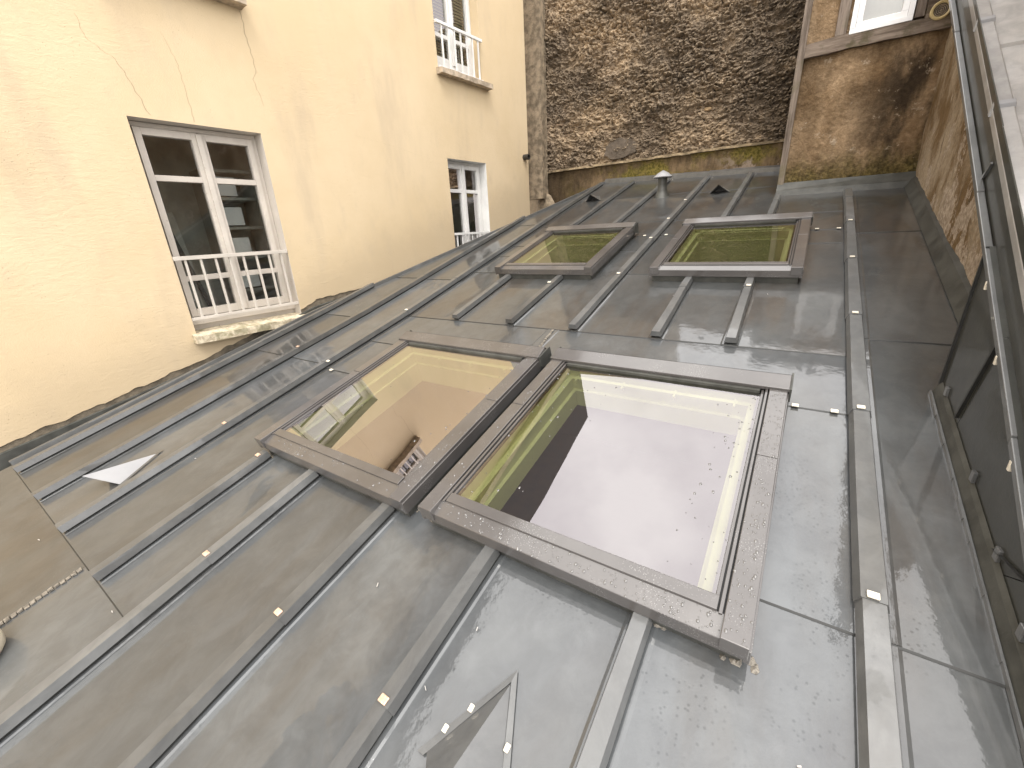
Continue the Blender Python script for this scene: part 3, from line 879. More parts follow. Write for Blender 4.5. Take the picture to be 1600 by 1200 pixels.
# ================================================================== ROOF VENTS
def roof_vent(u, v, w, l, hgt, label, rot=0.0, clips=0, light=False, fwd=.068):
    """sheet-metal hood: apex upslope, triangular mouth facing downslope"""
    t = thing('roof_vent', rp(u, v), label, 'roof vent', 'triangular zinc roof vents')
    ca, sa = math.cos(rot), math.sin(rot)
    def q(x, y, o): return rp(u + x * ca - y * sa, v + x * sa + y * ca, o)
    T, F = hgt, -fwd
    mb = MB()
    th = .004
    top = [q(-w / 2, 0, .004), q(0, F, T), q(w / 2, 0, .004), q(0, l, .004)]
    low_ = [q(-w / 2 + th, 0, .0), q(0, F + th, T - th), q(w / 2 - th, 0, .0), q(0, l - th, .0)]
    mb.add(top + low_, [(0, 1, 3), (1, 2, 3), (4, 7, 5), (5, 7, 6), (0, 4, 5, 1), (1, 5, 6, 2)])
    mb.build('hood', M['hood_light' if light else 'zinc_roll'], t)
    mb = MB()
    fl = .016
    mb.add([q(-w / 2 - fl, -.01, .0065), q(-w / 2, -.01, .0075), q(0, l, .0075), q(0, l + fl * 1.6, .0065), q(w / 2 + fl, -.01, .0065), q(w / 2, -.01, .0075)], [(0, 1, 2, 3), (3, 2, 5, 4)])
    mb.build('flange', M['zinc_roll'], t)
    mb = MB()
    k4 = 1 - .04 / l
    mb.add([q(-w / 2 * k4 + .006, .04, .003), q(0, .04, T * (l - .04) / (l + fwd) - .006), q(w / 2 * k4 - .006, .04, .003)], [(0, 1, 2)])
    for k in range(1, 6):
        x = -w / 2 + w * k / 6
        hh = T * l / (l + fwd) * .82 * (1 - abs(x) / (w / 2 * .94))
        mb.box(lambda X, Y, Z: q(X, Y, Z), (x - .0015, .010, .003), (x + .0015, .013, max(.006, hh)))
    mb.build('grille', M['grille'], t)
    for k in range(clips):
        s_ = (.25, .55, .45)[k % 3]; sg = (-1, -1, 1)[k % 3]
        mb = MB()
        x, y = sg * (w / 2) * (1 - s_), l * s_
        mb.box(lambda X, Y, Z: q(X, Y, Z), (x - .008 + sg * .006, y - .007, .006), (x + .002 + sg * .006, y + .007, .011))
        mb.build('clip', M['clip'], t, bevel=.002)
    return t
roof_vent(-2.32, .319, .168, .172, .087, 'pale triangular roof vent nearest the yellow wall, catching the sky', light=True)
roof_vent(-0.364, .312, .172, .172, .087, 'triangular roof vent in the foreground below the big skylights, its rims held by pale clips', clips=3)
roof_vent(-1.985, 4.80, .16, .172, .087, 'small triangular roof vent up the roof beside the slanting left edge')
roof_vent(-0.705, 4.68, .16, .172, .087, 'small dark triangular roof vent between the two rolls below the moss-grown wall')

# vent pipe
def lathe(mb, fn, prof, n=20, mi=0):
    base = len(mb.v)
    vs_ = [fn(r_ * math.cos(2 * math.pi * k / n), r_ * math.sin(2 * math.pi * k / n), z) for r_, z in prof for k in range(n)]
    fs = [(i * n + k, i * n + (k + 1) % n, (i + 1) * n + (k + 1) % n, (i + 1) * n + k) for i in range(len(prof) - 1) for k in range(n)]
    mb.add(vs_, fs, mi)
pb = rp(-1.235, 4.74)
vp_ = thing('vent_pipe', pb, 'round zinc vent pipe with a conical cap near the top of the roof', 'vent pipe')
def at(p):
    return lambda x, y, z: p + Vector((x * H, y * H, z * H))
mb = MB(); lathe(mb, at(pb), [(.075, -.02), (.058, .02), (.045, .05), (.042, .10), (.042, .185)]); mb.build('pipe', M['flashing'], vp_, smooth=True)
mb = MB(); lathe(mb, at(pb), [(.085, .165), (.09, .172), (.05, .208), (.004, .232)]); lathe(mb, at(pb), [(.085, .165), (.02, .185)]); mb.build('conical_cap', M['hood_light'], vp_)

# rounded cream cap at the left edge of the picture
cb = rp(-1.735, -.215)
pot = thing('dome_ventilator', cb, 'rounded cream ventilator on the eave sheet, cut off by the left edge', 'ventilator')
mb = MB(); lathe(mb, at(cb), [(.05, -.03), (.05, .01), (.052, .03)]); mb.build('pipe', M['cream_plastic'], pot, smooth=True)
mb = MB(); lathe(mb, at(cb), [(.052, .012), (.085, .015), (.097, .035), (.098, .06), (.088, .09), (.062, .112), (.03, .12), (.002, .122)], 28); mb.build('dome', M['cream_plastic'], pot, smooth=True)

# ================================================================== YELLOW BUILDING
yb = thing('yellow_building', fp(1.5, .2, -ZC / H), 'pale yellow rendered building with white French windows on the left', 'building')
S_A, S_B, ZT = -6.0, 4.79, 3.05
OPEN = [(.853, 1.576, -.545, .725), (3.37, 3.965, -.545, .725), (3.36, 3.985, 1.47, 2.70), (.853, 1.60, 1.47, 2.70)]
def roof_z(s):
    v = s / math.cos(S1)
    return rp(0, max(v, -.9), 0).z / H - ZC / H if v > .1 else rp(0, .1).z / H - ZC / H + (s - .1) * .26
def jag(s):
    if s < 2.62:
        return roof_z(s) + flash_h(s) + .016 * (fbm(np.array([s * 9.0]), np.array([3.0]), 4, 3)[0] * 2 - 1) + .012 * (vnoise(np.array([s * 26.0]), np.array([1.0]), 9)[0] - .5)
    return -2.6
mb = MB()
sl = sorted(set([S_A, S_B] + [x for o in OPEN for x in o[:2]] + list(np.arange(-6, -1.2, .6)) + list(np.arange(-1.2, 2.7, .0165)) + list(np.arange(2.75, 4.79, .25))))
sl = [s for i, s in enumerate(sl) if i == 0 or s - sl[i - 1] > 1e-4]
TH = .010
for s0, s1 in zip(sl[:-1], sl[1:]):
    sm = (s0 + s1) / 2
    cuts = [(None, None)]
    ops = sorted([o for o in OPEN if o[0] < sm < o[1]], key=lambda o: o[2])
    lo = None
    spans = []
    cur = None
    for o in ops:
        spans.append((cur, o[2])); cur = o[3]
    spans.append((cur, ZT))
    for lo_, hi_ in spans:
        l0 = jag(s0) if lo_ is None else lo_
        l1 = jag(s1) if lo_ is None else lo_
        if lo_ is None and hi_ < max(l0, l1): l0, l1 = min(l0, hi_ - .001), min(l1, hi_ - .001)
        mb.add([fp(s0, 0, l0), fp(s1, 0, l1), fp(s1, 0, hi_), fp(s0, 0, hi_)], [(0, 1, 2, 3)])
        if lo_ is None:
            mb.add([fp(s0, 0, l0), fp(s1, 0, l1), fp(s1, TH, l1), fp(s0, TH, l0)], [(0, 1, 2, 3)])
# the end of the wall
mb.add([fp(S_B, 0, -2.6), fp(S_B, .6, -2.6), fp(S_B, .6, ZT), fp(S_B, 0, ZT)], [(0, 1, 2, 3)])
bm_w = mb
me_wall = mb.build('wall', M['yellow'], yb)
bmx = bmesh.new(); bmx.from_mesh(me_wall.data)
bmesh.ops.remove_doubles(bmx, verts=bmx.verts, dist=.0004); bmx.to_mesh(me_wall.data); bmx.free()
# rough base coat behind the finish, and the hidden rest of the building
mb = MB()
for s0, s1 in zip(sl[:-1], sl[1:]):
    if s1 > 2.7: break
    if s0 < -1.3: continue
    if any(o[0] - .001 < (s0 + s1) / 2 < o[1] + .001 for o in OPEN[:1]):
        top = -.56
    else: top = jag((s0 + s1) / 2) + .05
    mb.add([fp(s0, TH - .001, -2.6), fp(s1, TH - .001, -2.6), fp(s1, TH - .001, top), fp(s0, TH - .001, top)], [(0, 1, 2, 3)])
mb.build('base_coat', M['mortar'], yb)
mb = MB()
mb.add([fp(S_A, .9, -4.0), fp(S_B, .9, -4.0), fp(S_B, .9, ZT), fp(S_A, .9, ZT)], [(0, 1, 2, 3)])
mb.add([fp(S_A, 0, -4.0), fp(S_A, .9, -4.0), fp(S_A, .9, ZT), fp(S_A, 0, ZT)], [(0, 1, 2, 3)])
mb.add([fp(S_A, 0.012, -4.0), fp(S_B, 0.012, -4.0), fp(S_B, .012, -2.5), fp(S_A, .012, -2.5)], [(0, 1, 2, 3)])
mb.build('rear_wall', M['mortar'], yb)
# dark slate mansard above the cornice
mb = MB()
mb.box(fp, (S_A, -.10, ZT), (S_B, .3, ZT + .10))
mb.build('cornice', M['concrete'], yb)
mb = MB()
mb.box8([fp(S_A, -.04, ZT + .10), fp(S_B, -.04, ZT + .10), fp(S_B, 1.5, ZT + .10), fp(S_A, 1.5, ZT + .10), fp(S_A, .12, 5.02), fp(S_B, .12, 5.02), fp(S_B, 1.5, 5.02), fp(S_A, 1.5, 5.02)])
mb.build('mansard_roof', M['slate'], yb)

def french_window(o, mat, muntins, rail_z, rail_d, sill_mat, sill, blind=False, nbal=8, jamb='paint', inset=.10, label=None):
    s0, s1, z0, z1 = o
    D = inset
    mb = MB()   # plastered reveal
    mb.add([fp(s0, 0, z0), fp(s0, D + .06, z0), fp(s0, D + .06, z1), fp(s0, 0, z1)], [(0, 1, 2, 3)])
    mb.add([fp(s1, 0, z0), fp(s1, D + .06, z0), fp(s1, D + .06, z1), fp(s1, 0, z1)], [(0, 1, 2, 3)])
    mb.add([fp(s0, 0, z1), fp(s1, 0, z1), fp(s1, D + .06, z1), fp(s0, D + .06, z1)], [(0, 1, 2, 3)])
    mb.add([fp(s0, 0, z0), fp(s1, 0, z0), fp(s1, D + .06, z0), fp(s0, D + .06, z0)], [(0, 1, 2, 3)])
    mb.build('reveal', M[jamb], yb)
    mb = MB()   # fixed frame
    F = .028
    zf = z0 + .10
    mb.box(fp, (s0 + .001, D, zf), (s0 + F, D + .05, z1 - .001))
    mb.box(fp, (s1 - F, D, zf), (s1 - .001, D + .05, z1 - .001))
    mb.box(fp, (s0 + F, D, z1 - F), (s1 - F, D + .05, z1 - .002))
    mb.box(fp, (s0 + .001, D - .02, z0 + .05), (s1 - .001, D + .05, zf))
    mb.box(fp, (s0 + .001, D + .01, z0 + .003), (s1 - .001, D + .05, z0 + .05))
    w = mb.build('window', M[mat], yb, bevel=.003)
    if label: w['label'] = label
    sc = (s0 + s1) / 2
    for a_, b_ in ((s0 + F + .003, sc - .004), (sc + .004, s1 - F - .003)):
        mb = MB()
        st = .036
        zz0, zz1 = zf + .004, z1 - F - .003
        mb.box(fp, (a_, D - .012, zz0), (a_ + st, D + .03, zz1))
        mb.box(fp, (b_ - st, D - .012, zz0), (b_, D + .03, zz1))
        mb.box(fp, (a_ + st, D - .012, zz1 - .04), (b_ - st, D + .03, zz1))
        mb.box(fp, (a_ + st, D - .012, zz0), (b_ - st, D + .03, zz0 + .05))
        for q in muntins:
            mb.box(fp, (a_ + st, D - .009, q - .017), (b_ - st, D + .027, q + .017))
        mb.build('sash', M[mat], w, bevel=.0025)
        lev = [zz0 + .05] + sorted(muntins) + [zz1 - .04]
        for l0, l1 in zip(lev[:-1], lev[1:]):
            mb = MB()
            mb.add([fp(a_ + st - .002, D + .012, l0), fp(b_ - st + .002, D + .012, l0), fp(b_ - st + .002, D + .012, l1), fp(a_ + st - .002, D + .012, l1)], [(0, 1, 2, 3)])
            mb.build('pane', M['glass'], w)
    mb = MB()
    mb.box(fp, (sc - .016, D - .026, zf + .01), (sc + .016, D - .012, z1 - F - .01))
    mb.build('cover_strip', M[mat], w, bevel=.003)
    # railing
    zt, zb = rail_z
    d = rail_d
    mb = MB()
    mb.box(fp, (s0 - .004 if d < 0 else s0 + .003, d - .006, zt - .012), (s1 + .004 if d < 0 else s1 - .003, d + .020, zt + .012))
    rl = mb.build('railing', M[mat], yb, bevel=.002)
    mb = MB()
    mb.box(fp, (s0 + .003, d, zb - .010), (s1 - .003, d + .016, zb + .010))
    mb.build('bottom_rail', M[mat], rl, bevel=.002)
    for k in range(nbal):
        x = s0 + (s1 - s0) * (k + .75) / (nbal + .35)
        mb = MB()
        mb.box(fp, (x - .0065, d + .001, zb), (x + .0065, d + .014, zt - .01))
        mb.build('baluster', M[mat], rl)
    # sill
    a_, b_, zz, hh, pr = sill
    mb = MB()
    n = 14
    for k in range(n):
        x0_ = a_ + (b_ - a_) * k / n; x1_ = a_ + (b_ - a_) * (k + 1) / n
        mb.box8([fp(x0_, -pr, zz - hh), fp(x1_, -pr, zz - hh), fp(x1_, D, zz - hh), fp(x0_, D, zz - hh),
                 fp(x0_, -pr, zz - .012), fp(x1_, -pr, zz - .012), fp(x1_, D, zz + .006), fp(x0_, D, zz + .006)])
    bm = bmesh.new()
    so = mb.build('sill', M[sill_mat], yb)
    bm.from_mesh(so.data); bmesh.ops.remove_doubles(bm, verts=bm.verts, dist=.0005)
    inn = [f_ for f_ in bm.faces if any(all(abs((v.co + Vector(WLOC[yb.name]) - fp(a_ + (b_ - a_) * k / n, 0, 0)).dot(FD)) < 1e-3 for v in f_.verts) for k in range(1, n))]
    bmesh.ops.delete(bm, geom=inn, context='FACES_ONLY')
    for v in bm.verts: v.co += Vector((random.uniform(-1, 1), random.uniform(-1, 1), random.uniform(-1, 1))) * .0035
    bm.to_mesh(so.data); bm.free()
    # dim room behind
    mb = MB()
    ra, rb, rz0, rz1, rd = s0 - .12, s1 + .25, z0 - .1, z1 + .1, .88
    P = [fp(ra, D + .062, rz0), fp(rb, D + .062, rz0), fp(rb, D + .062, rz1), fp(ra, D + .062, rz1), fp(ra, rd, rz0), fp(rb, rd, rz0), fp(rb, rd, rz1), fp(ra, rd, rz1)]
    mb.add(P, [(4, 5, 6, 7), (0, 1, 5, 4), (2, 3, 7, 6), (0, 3, 7, 4), (1, 2, 6, 5)])
    mb.build('room_shell', M['room_dim'], yb)
    if blind:
        mb = MB()
        z = z0 + .13
        while z < z1 - .04:
            mb.add([fp(s0 + .02, D + .05, z), fp(s1 - .02, D + .05, z), fp(s1 - .02, D + .062, z + .022), fp(s0 + .02, D + .062, z + .022)], [(0, 1, 2, 3)])
            z += .026
        mb.build('blind', M['blind'], w)
    return w
french_window(OPEN[0], 'paint', (.42, -.19), (-.057, -.445), .0, 'sill', (.825, 1.668, -.535, .062, .075), label='large French window with flaking paint nearest the camera')
french_window(OPEN[1], 'paint_clean', (.437,), (.0, -.42), .012, 'concrete', (3.34, 4.0, -.535, .062, .05), nbal=7, jamb='paint_clean', label='French window partly hidden by the roof edge')
french_window(OPEN[2], 'paint_clean', (1.80,), (1.84, 1.49), -.03, 'concrete', (3.335, 4.08, 1.487, .055, .075), blind=True, nbal=7, jamb='yellow', label='upper French window with a lowered olive blind')
french_window(OPEN[3], 'paint', (1.80,), (1.90, 1.52), .012, 'concrete', (.82, 1.637, 1.490, .060, .085))
# dim contents of the nearest room
sh = thing('shelf_unit', fp(1.48, .55, -.64), 'dim shelf unit with drawers behind the right panes of the near French window', 'shelf')
mb = MB()
for z in (-.6, -.35, -.1, .12, .33, .52): mb.box(fp, (1.30, .42, z), (1.62, .66, z + .02))
mb.box(fp, (1.29, .42, -.62), (1.305, .66, .54)); mb.box(fp, (1.62, .42, -.62), (1.635, .66, .54))
mb.build('carcass', M['board'], sh)
for z in (-.32, -.07, .15, .36):
    mb = MB(); mb.box(fp, (1.33, .43, z), (1.5, .62, z + .13)); mb.build('drawer', M['upvc'], sh, bevel=.004)
ib = thing('leaning_board', fp(1.0, .4, -.64), 'grey board leaning in the room behind the left panes of the near French window', 'board')
mb = MB()
mb.box8([fp(.80, .30, -.6), fp(1.08, .30, -.6), fp(1.08, .34, -.6), fp(.80, .34, -.6), fp(.80, .55, .25), fp(1.08, .55, .25), fp(1.08, .58, .25), fp(.80, .58, .25)])
mb.build('board', M['board'], ib)
mb = MB(); mb.box8([fp(1.10, .3, -.6), fp(1.125, .3, -.6), fp(1.125, .33, -.6), fp(1.10, .33, -.6), fp(.93, .45, .42), fp(.955, .45, .42), fp(.955, .47, .42), fp(.93, .47, .42)]); mb.build('pole', M['grille'], ib)
# overflow pipe stub
mb = MB()
lathe(mb, lambda x, y, z: fp(4.70 + x, -z, .845 + y), [(.001, -.01), (.032, -.01), (.032, .075), (.022, .076), (.022, .03), (.001, .03)], 14)
mb.build('pipe_stub', M['grille'], yb, smooth=False)
# hairline cracks in the render
def crack(pts, w=.0016):
    mb = MB()
    P = []
    for (s0, z0), (s1, z1) in zip(pts[:-1], pts[1:]):
        n = max(2, int(math.hypot(s1 - s0, z1 - z0) / .018))
        for k in range(n):
            t = k / n
            P.append((s0 + (s1 - s0) * t + random.uniform(-.006, .006), z0 + (z1 - z0) * t + random.uniform(-.003, .003)))
    P.append(pts[-1])
    for i, ((s0, z0), (s1, z1)) in enumerate(zip(P[:-1], P[1:])):
        w0 = w * (1 - .6 * i / len(P)); w1 = w * (1 - .6 * (i + 1) / len(P))
        mb.add([fp(s0 - w0, -.0012, z0), fp(s0 + w0, -.0012, z0), fp(s1 + w1, -.0012, z1), fp(s1 - w1, -.0012, z1)], [(0, 1, 2, 3)])
    mb.build('crack', M['crack'], me_wall)
crack([(1.621, 1.417), (1.624, 1.276), (1.64, 1.104), (1.609, 1.043), (1.64, .9)])
crack([(.965, .743), (.923, .893), (.884, .998), (.788, 1.066), (.771, 1.17)], .0012)
crack([(1.188, .742), (1.187, .911), (1.178, 1.055), (1.137, 1.184)], .0010)
crack([(2.35, .80), (2.75, .76), (3.05, .71), (3.33, .70)], .0011)

# ================================================================== RUBBLE WALL
YR = 5.52
def yr(x): return YR - (x + 2.19) * .16
def wr(x, y, z):
    k = yr(x) / YR
    return wp(x, y - YR + yr(x), z * k if z > 0 else z)
rw = thing('rubble_wall', wp(-1.6, YR, -ZC / H), 'tall eroded brown rubble stone wall behind the top of the roof', 'wall')
nx, nz = 520, 300
xs = np.linspace(-3.15, .1, nx); zs = np.linspace(.72, 2.75, nz)
XX, ZZ = np.meshgrid(xs, zs)
f1, f2, idv = worley(XX * 13 + 1.2 * fbm(XX * 6, ZZ * 6, 3, 4), ZZ * 20 + 1.4 * fbm(XX * 5, ZZ * 5, 3, 8), 3)
g1, g2, idw = worley(XX * 27 + 1.0 * fbm(XX * 9, ZZ * 9, 3, 14), ZZ * 38, 23)
n_ = fbm(XX * 5, ZZ * 8, 6, 1, .6)
patch = np.clip((fbm(XX * 1.7, ZZ * 2.3, 3, 31) - .42) * 5, 0, 1)
rg = 1 - np.abs(2 * fbm(XX * 9 + 2 * fbm(XX * 4, ZZ * 4, 3, 91), ZZ * 15 + 2 * fbm(XX * 4, ZZ * 4, 3, 95), 5, 33, .62) - 1)
hgt = 1.2 * ((.034 * np.clip((f2 - f1) * 2.6, 0, 1) * (.2 + .8 * idv) + .016 * np.clip((g2 - g1) * 2.4, 0, 1) * idw) * (.3 + .7 * patch) + .07 * (n_ - .5) + .034 * rg ** 3)
hgt += .006 * (fbm(XX * 60, ZZ * 70, 3, 77) - .5)
tp = np.array([(x, y, z) for x, y, z in [(0, 0, 0)]])
KK = yr(XX) / YR
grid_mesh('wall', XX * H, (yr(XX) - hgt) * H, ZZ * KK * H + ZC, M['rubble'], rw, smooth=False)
mb = MB()      # the wall body, up to its sloping top
mb.box8([wr(-4.6, YR + .05, -3.5), wr(3.2, YR + .05, -3.5), wr(3.2, YR + .8, -3.5), wr(-4.6, YR + .8, -3.5),
         wr(-4.6, YR + .05, 2.85), wr(3.2, YR + .05, 2.85), wr(3.2, YR + .8, 2.85), wr(-4.6, YR + .8, 2.85)])
mb.box8([wr(-4.6, YR + .052, 2.86), wr(-1.6, YR + .052, 2.86), wr(-1.6, YR + .8, 2.86), wr(-4.6, YR + .8, 2.86), wr(-4.6, YR + .052, 4.5), wr(-1.6, YR + .052, 4.2), wr(-1.6, YR + .8, 4.2), wr(-4.6, YR + .8, 4.5)])
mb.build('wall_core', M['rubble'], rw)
# stones: an irregular, flattened lump; a few shapes shared by all
def stone_mesh(seed):
    rs = np.random.default_rng(seed)
    bm = bmesh.new()
    bmesh.ops.create_icosphere(bm, subdivisions=2, radius=1.0)
    for v in bm.verts:
        k = 1 + .30 * (fbm(np.array([v.co.x * 1.3 + seed * 3.1 + 9]), np.array([v.co.z * 1.7 + v.co.y + 5]), 3, seed)[0] - .5) * 2 + rs.uniform(-.07, .07)
        v.co *= k
        v.co.y *= .55
        if v.co.z < -.35: v.co.z = -.35 + (v.co.z + .35) * .35
    me = bpy.data.meshes.new('stone'); bm.to_mesh(me); bm.free()
    me.materials.append(M['stone'])
    return me
SM = [stone_mesh(k) for k in range(9)]
cand = []
z = .76
row = 0
while z < 2.15:
    rh = random.uniform(.026, .058)
    x = -3.08 + random.uniform(0, .06)
    while x < -.24:
        w_ = random.choice((.025, .03, .04, .045, .06, .08, .12)) * random.uniform(.8, 1.15)
        vis = z < 1.75 + (-x) * .26
        if vis and random.random() < .8: cand.append((x + w_ / 2, z + random.uniform(-.012, .012), w_ / 2, rh / 2 * random.uniform(.7, 1.05)))
        x += w_ + random.uniform(.004, .03)
    z += rh
    row += 1
random.shuffle(cand); cand.sort(key=lambda q: -q[2] * q[3] * random.uniform(.4, 1))
for i, (x, z, a_, b_) in enumerate(cand):
    me = SM[i % 9]
    ang = random.uniform(-.22, .22)
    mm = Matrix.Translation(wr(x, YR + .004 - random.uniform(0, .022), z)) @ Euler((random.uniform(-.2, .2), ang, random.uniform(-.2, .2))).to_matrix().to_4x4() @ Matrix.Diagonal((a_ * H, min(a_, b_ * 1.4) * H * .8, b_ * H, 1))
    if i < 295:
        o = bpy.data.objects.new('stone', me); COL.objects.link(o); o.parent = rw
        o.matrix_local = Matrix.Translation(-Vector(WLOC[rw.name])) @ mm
mb = MB()
pts_ = [(-2.02 + .22 * math.cos(a_) * random.uniform(.8, 1.1) + .02, .86 + .115 * math.sin(a_) * random.uniform(.8, 1.1)) for a_ in np.linspace(0, 2 * math.pi, 26)[:-1]]
mb.add([wr(x, YR - .050, max(z, .76)) for x, z in pts_] + [wr(x, YR + .0, max(z, .76)) for x, z in pts_] + [wr(-2.0, YR - .058, .86)], [(i, (i + 1) % 25, 50) for i in range(25)] + [(i, (i + 1) % 25, (i + 1) % 25 + 25, i + 25) for i in range(25)])
mb.build('render_patch', plain('smooth_render', (0.115, 0.093, 0.072), 0.92, 0, 0.3, 8, 0.012, 30, spec=0.2), rw)
# ledge and mossy render below it
mb = MB()
n = 30
for k in range(n):
    xa = -3.15 + 2.98 * k / n; xb = -3.15 + 2.98 * (k + 1) / n
    j0 = random.uniform(-.004, .004)
    mb.box8([wr(xa, YR - .055, .705 + j0), wr(xb, YR - .055, .705 + j0), wr(xb, YR + .05, .70), wr(xa, YR + .05, .70),
             wr(xa, YR - .050, .728 + j0), wr(xb, YR - .050, .728 + j0), wr(xb, YR + .05, .745), wr(xa, YR + .05, .745)])
mb.build('ledge', plain('old_ledge', (0.24, 0.185, 0.115), 0.92, 0, 0.45, 10, 0.008, 40, spec=0.2), rw)
xs = np.linspace(-3.2, -.1, 160); zs = np.linspace(-1.2, .72, 90)
XX, ZZ = np.meshgrid(xs, zs)
hb_ = .04 * (fbm(XX * 3, ZZ * 5, 6, 5, .6) - .5) + .012 * (fbm(XX * 25, ZZ * 25, 3, 15) - .5)
grid_mesh('mossy_render', XX * H, (yr(XX) - .018 - hb_) * H, ZZ * np.where(ZZ > 0, yr(XX) / YR, 1) * H + ZC, M['mossband'], rw)
# quoin pier beside the yellow wall, broken at the foot
xs = np.linspace(0, 1, 16); zs = np.linspace(.40, 3.0, 120)
UU, ZZ = np.meshgrid(xs, zs)
XX = -3.30 + UU * .235 + .012 * (fbm(UU * 3, ZZ * 9, 4, 6) - .5)
hp = .018 * (fbm(XX * 12, ZZ * 8, 5, 61) - .5)
pc = plain('pier_stone', (0.27, 0.215, 0.15), 0.92, 0, 0.45, 9, 0.012, 40, spec=0.2)
o = grid_mesh('pier', XX * H, (yr(XX) - .075 - hp) * H, ZZ * H + ZC, pc, rw)
mb = MB(); mb.box(wp, (-3.34, YR - .06, .40), (-3.075, YR + .05, 3.0)); mb.build('pier_core', pc, rw)
bm = bmesh.new(); bmesh.ops.create_icosphere(bm, subdivisions=4, radius=1.0)
for v in bm.verts:
    k = 1 + .35 * (fbm(np.array([v.co.x * 2 + 7]), np.array([v.co.z * 2 + v.co.y + 3]), 5, 12, .62)[0] - .5)
    p = Vector((max(-.8, min(.8, v.co.x)) * .19, max(-.7, min(.7, v.co.y)) * .1, max(-.86, min(.86, v.co.z)) * .42)) * k
    v.co = wr(-3.115 + p.x - .04 * (p.z), YR - .05 + p.y, .08 + p.z) - Vector(WLOC[rw.name])
me = bpy.data.meshes.new('broken_foot'); bm.to_mesh(me); bm.free(); me.materials.append(pc)
o = bpy.data.objects.new('broken_foot', me); COL.objects.link(o); o.parent = rw

# ================================================================== TIMBERED HOUSE
YT = 4.341
XS = .585
th = thing('timbered_house', wp(.2, YT, -ZC / H), 'stained brown timber-framed wall with a small white window, at the top right', 'building')
M['tan'] = mat_tan('stained_render', ZC + .22 * H)
M['tan_side'] = mat_tan('flaking_render', ZC - 2.0, True)
xs = np.linspace(-.215, XS + .02, 90); zs = np.linspace(.12, 1.10, 100)
XX, ZZ = np.meshgrid(xs, zs)
ht_ = .034 * (fbm(XX * 5, ZZ * 7, 6, 41, .6) - .5) + .012 * np.clip((.42 - ZZ) * 4, 0, 1) * (fbm(XX * 18, ZZ * 22, 4, 44) - .5) * 3
grid_mesh('lower_panel', XX * H, (YT + .004 - ht_) * H, ZZ * H + ZC, M['tan'], th)
ys = np.linspace(1.6, YT + .02, 120); zs = np.linspace(-.75, 1.83, 130)
YY, ZZ = np.meshgrid(ys, zs)
hs_ = .022 * (fbm(YY * 3, ZZ * 4, 6, 51, .6) - .5) + .006 * (fbm(YY * 26, ZZ * 20, 3, 53) - .5)
grid_mesh('side_wall', (XS - hs_) * H, YY * H, ZZ * H + ZC, M['tan_side'], th)
mb = MB()
mb.box8([wp(-.215, YT + .02, -3), wp(1.6, YT + .02, -3), wp(1.6, 5.1, -3), wp(-.215, 5.1, -3), wp(-.215, YT + .02, 1.84), wp(1.6, YT + .02, 1.84), wp(1.6, 5.1, 2.1), wp(-.215, 5.1, 2.1)])
mb.box(wp, (XS + .02, 1.6, -3), (1.6, YT + .02, -.3))
mb.build('wall_core', M['mortar'], th)
mb = MB()
mb.box8([wp(-.246, YT - .03, .17), wp(-.203, YT - .03, .17), wp(-.203, YT + .03, .17), wp(-.246, YT + .03, .17), wp(-.244, YT - .03, 1.83), wp(-.198, YT - .03, 1.83), wp(-.198, YT + .03, 1.83), wp(-.244, YT + .03, 1.83)])
mb.box(wp, (-.246, YT + .03, -.2), (-.216, 5.1, 1.8))
mb.build('corner_post', M['wood'], th, bevel=.006)
mb = MB()
n = 16
for k in range(n):
    xa = -.20 + .79 * k / n; xb = -.20 + .79 * (k + 1) / n
    def zl(x): return 1.086 + .003 * math.sin(x * 9) + .002 * math.sin(x * 31)
    def zh(x): return 1.172 + .008 * math.sin(x * 7 + 1) - .01 * max(0, x)
    mb.box8([wp(xa, YT - .028, zl(xa)), wp(xb, YT - .028, zl(xb)), wp(xb, YT + .02, zl(xb)), wp(xa, YT + .02, zl(xa)), wp(xa, YT - .022, zh(xa)), wp(xb, YT - .022, zh(xb)), wp(xb, YT + .02, zh(xb)), wp(xa, YT + .02, zh(xa))])
mb.build('beam', M['beam'], th)
for xa, xb in ((-.035, .030), (.385, .435)):
    mb = MB(); mb.box(wp, (xa, YT - .020, 1.178), (xb, YT + .02, 1.82)); mb.build('stud', M['wood'], th, bevel=.005)
mb = MB(); mb.box(wp, (.44, YT - .012, 1.16), (.575, YT + .02, 1.45)); mb.build('vent_board', M['beam'], th, bevel=.004)
mb = MB()
for xa, xb in ((-.20, -.036), (.031, .046), (.436, .584)):
    mb.box(wp, (xa, YT + .003, 1.16), (xb, YT + .02, 1.83))
mb.box(wp, (.04, YT + .003, 1.76), (.39, YT + .02, 1.83))
mb.build('upper_panel', M['tan'], th)
mb = MB()   # white plastic window, frame with a stepped profile
a_, b_, z0, z1 = .046, .378, 1.168, 1.75
def ringw(i, w, d0, d1):
    mb.box(wp, (a_ + i, YT + d0, z0 + i), (b_ - i, YT + d1, z0 + i + w)); mb.box(wp, (a_ + i, YT + d0, z1 - i - w), (b_ - i, YT + d1, z1 - i))
    mb.box(wp, (a_ + i, YT + d0, z0 + i + w), (a_ + i + w, YT + d1, z1 - i - w)); mb.box(wp, (b_ - i - w, YT + d0, z0 + i + w), (b_ - i, YT + d1, z1 - i - w))
ringw(0, .030, -.026, .03); ringw(.0305, .034, -.018, .03)
w = mb.build('window', M['upvc'], th, bevel=.003)
mb = MB(); mb.add([wp(a_ + .06, YT + .0, z0 + .06), wp(b_ - .06, YT, z0 + .06), wp(b_ - .06, YT, z1 - .06), wp(a_ + .06, YT, z1 - .06)], [(0, 1, 2, 3)]); mb.build('pane', M['glass'], w)
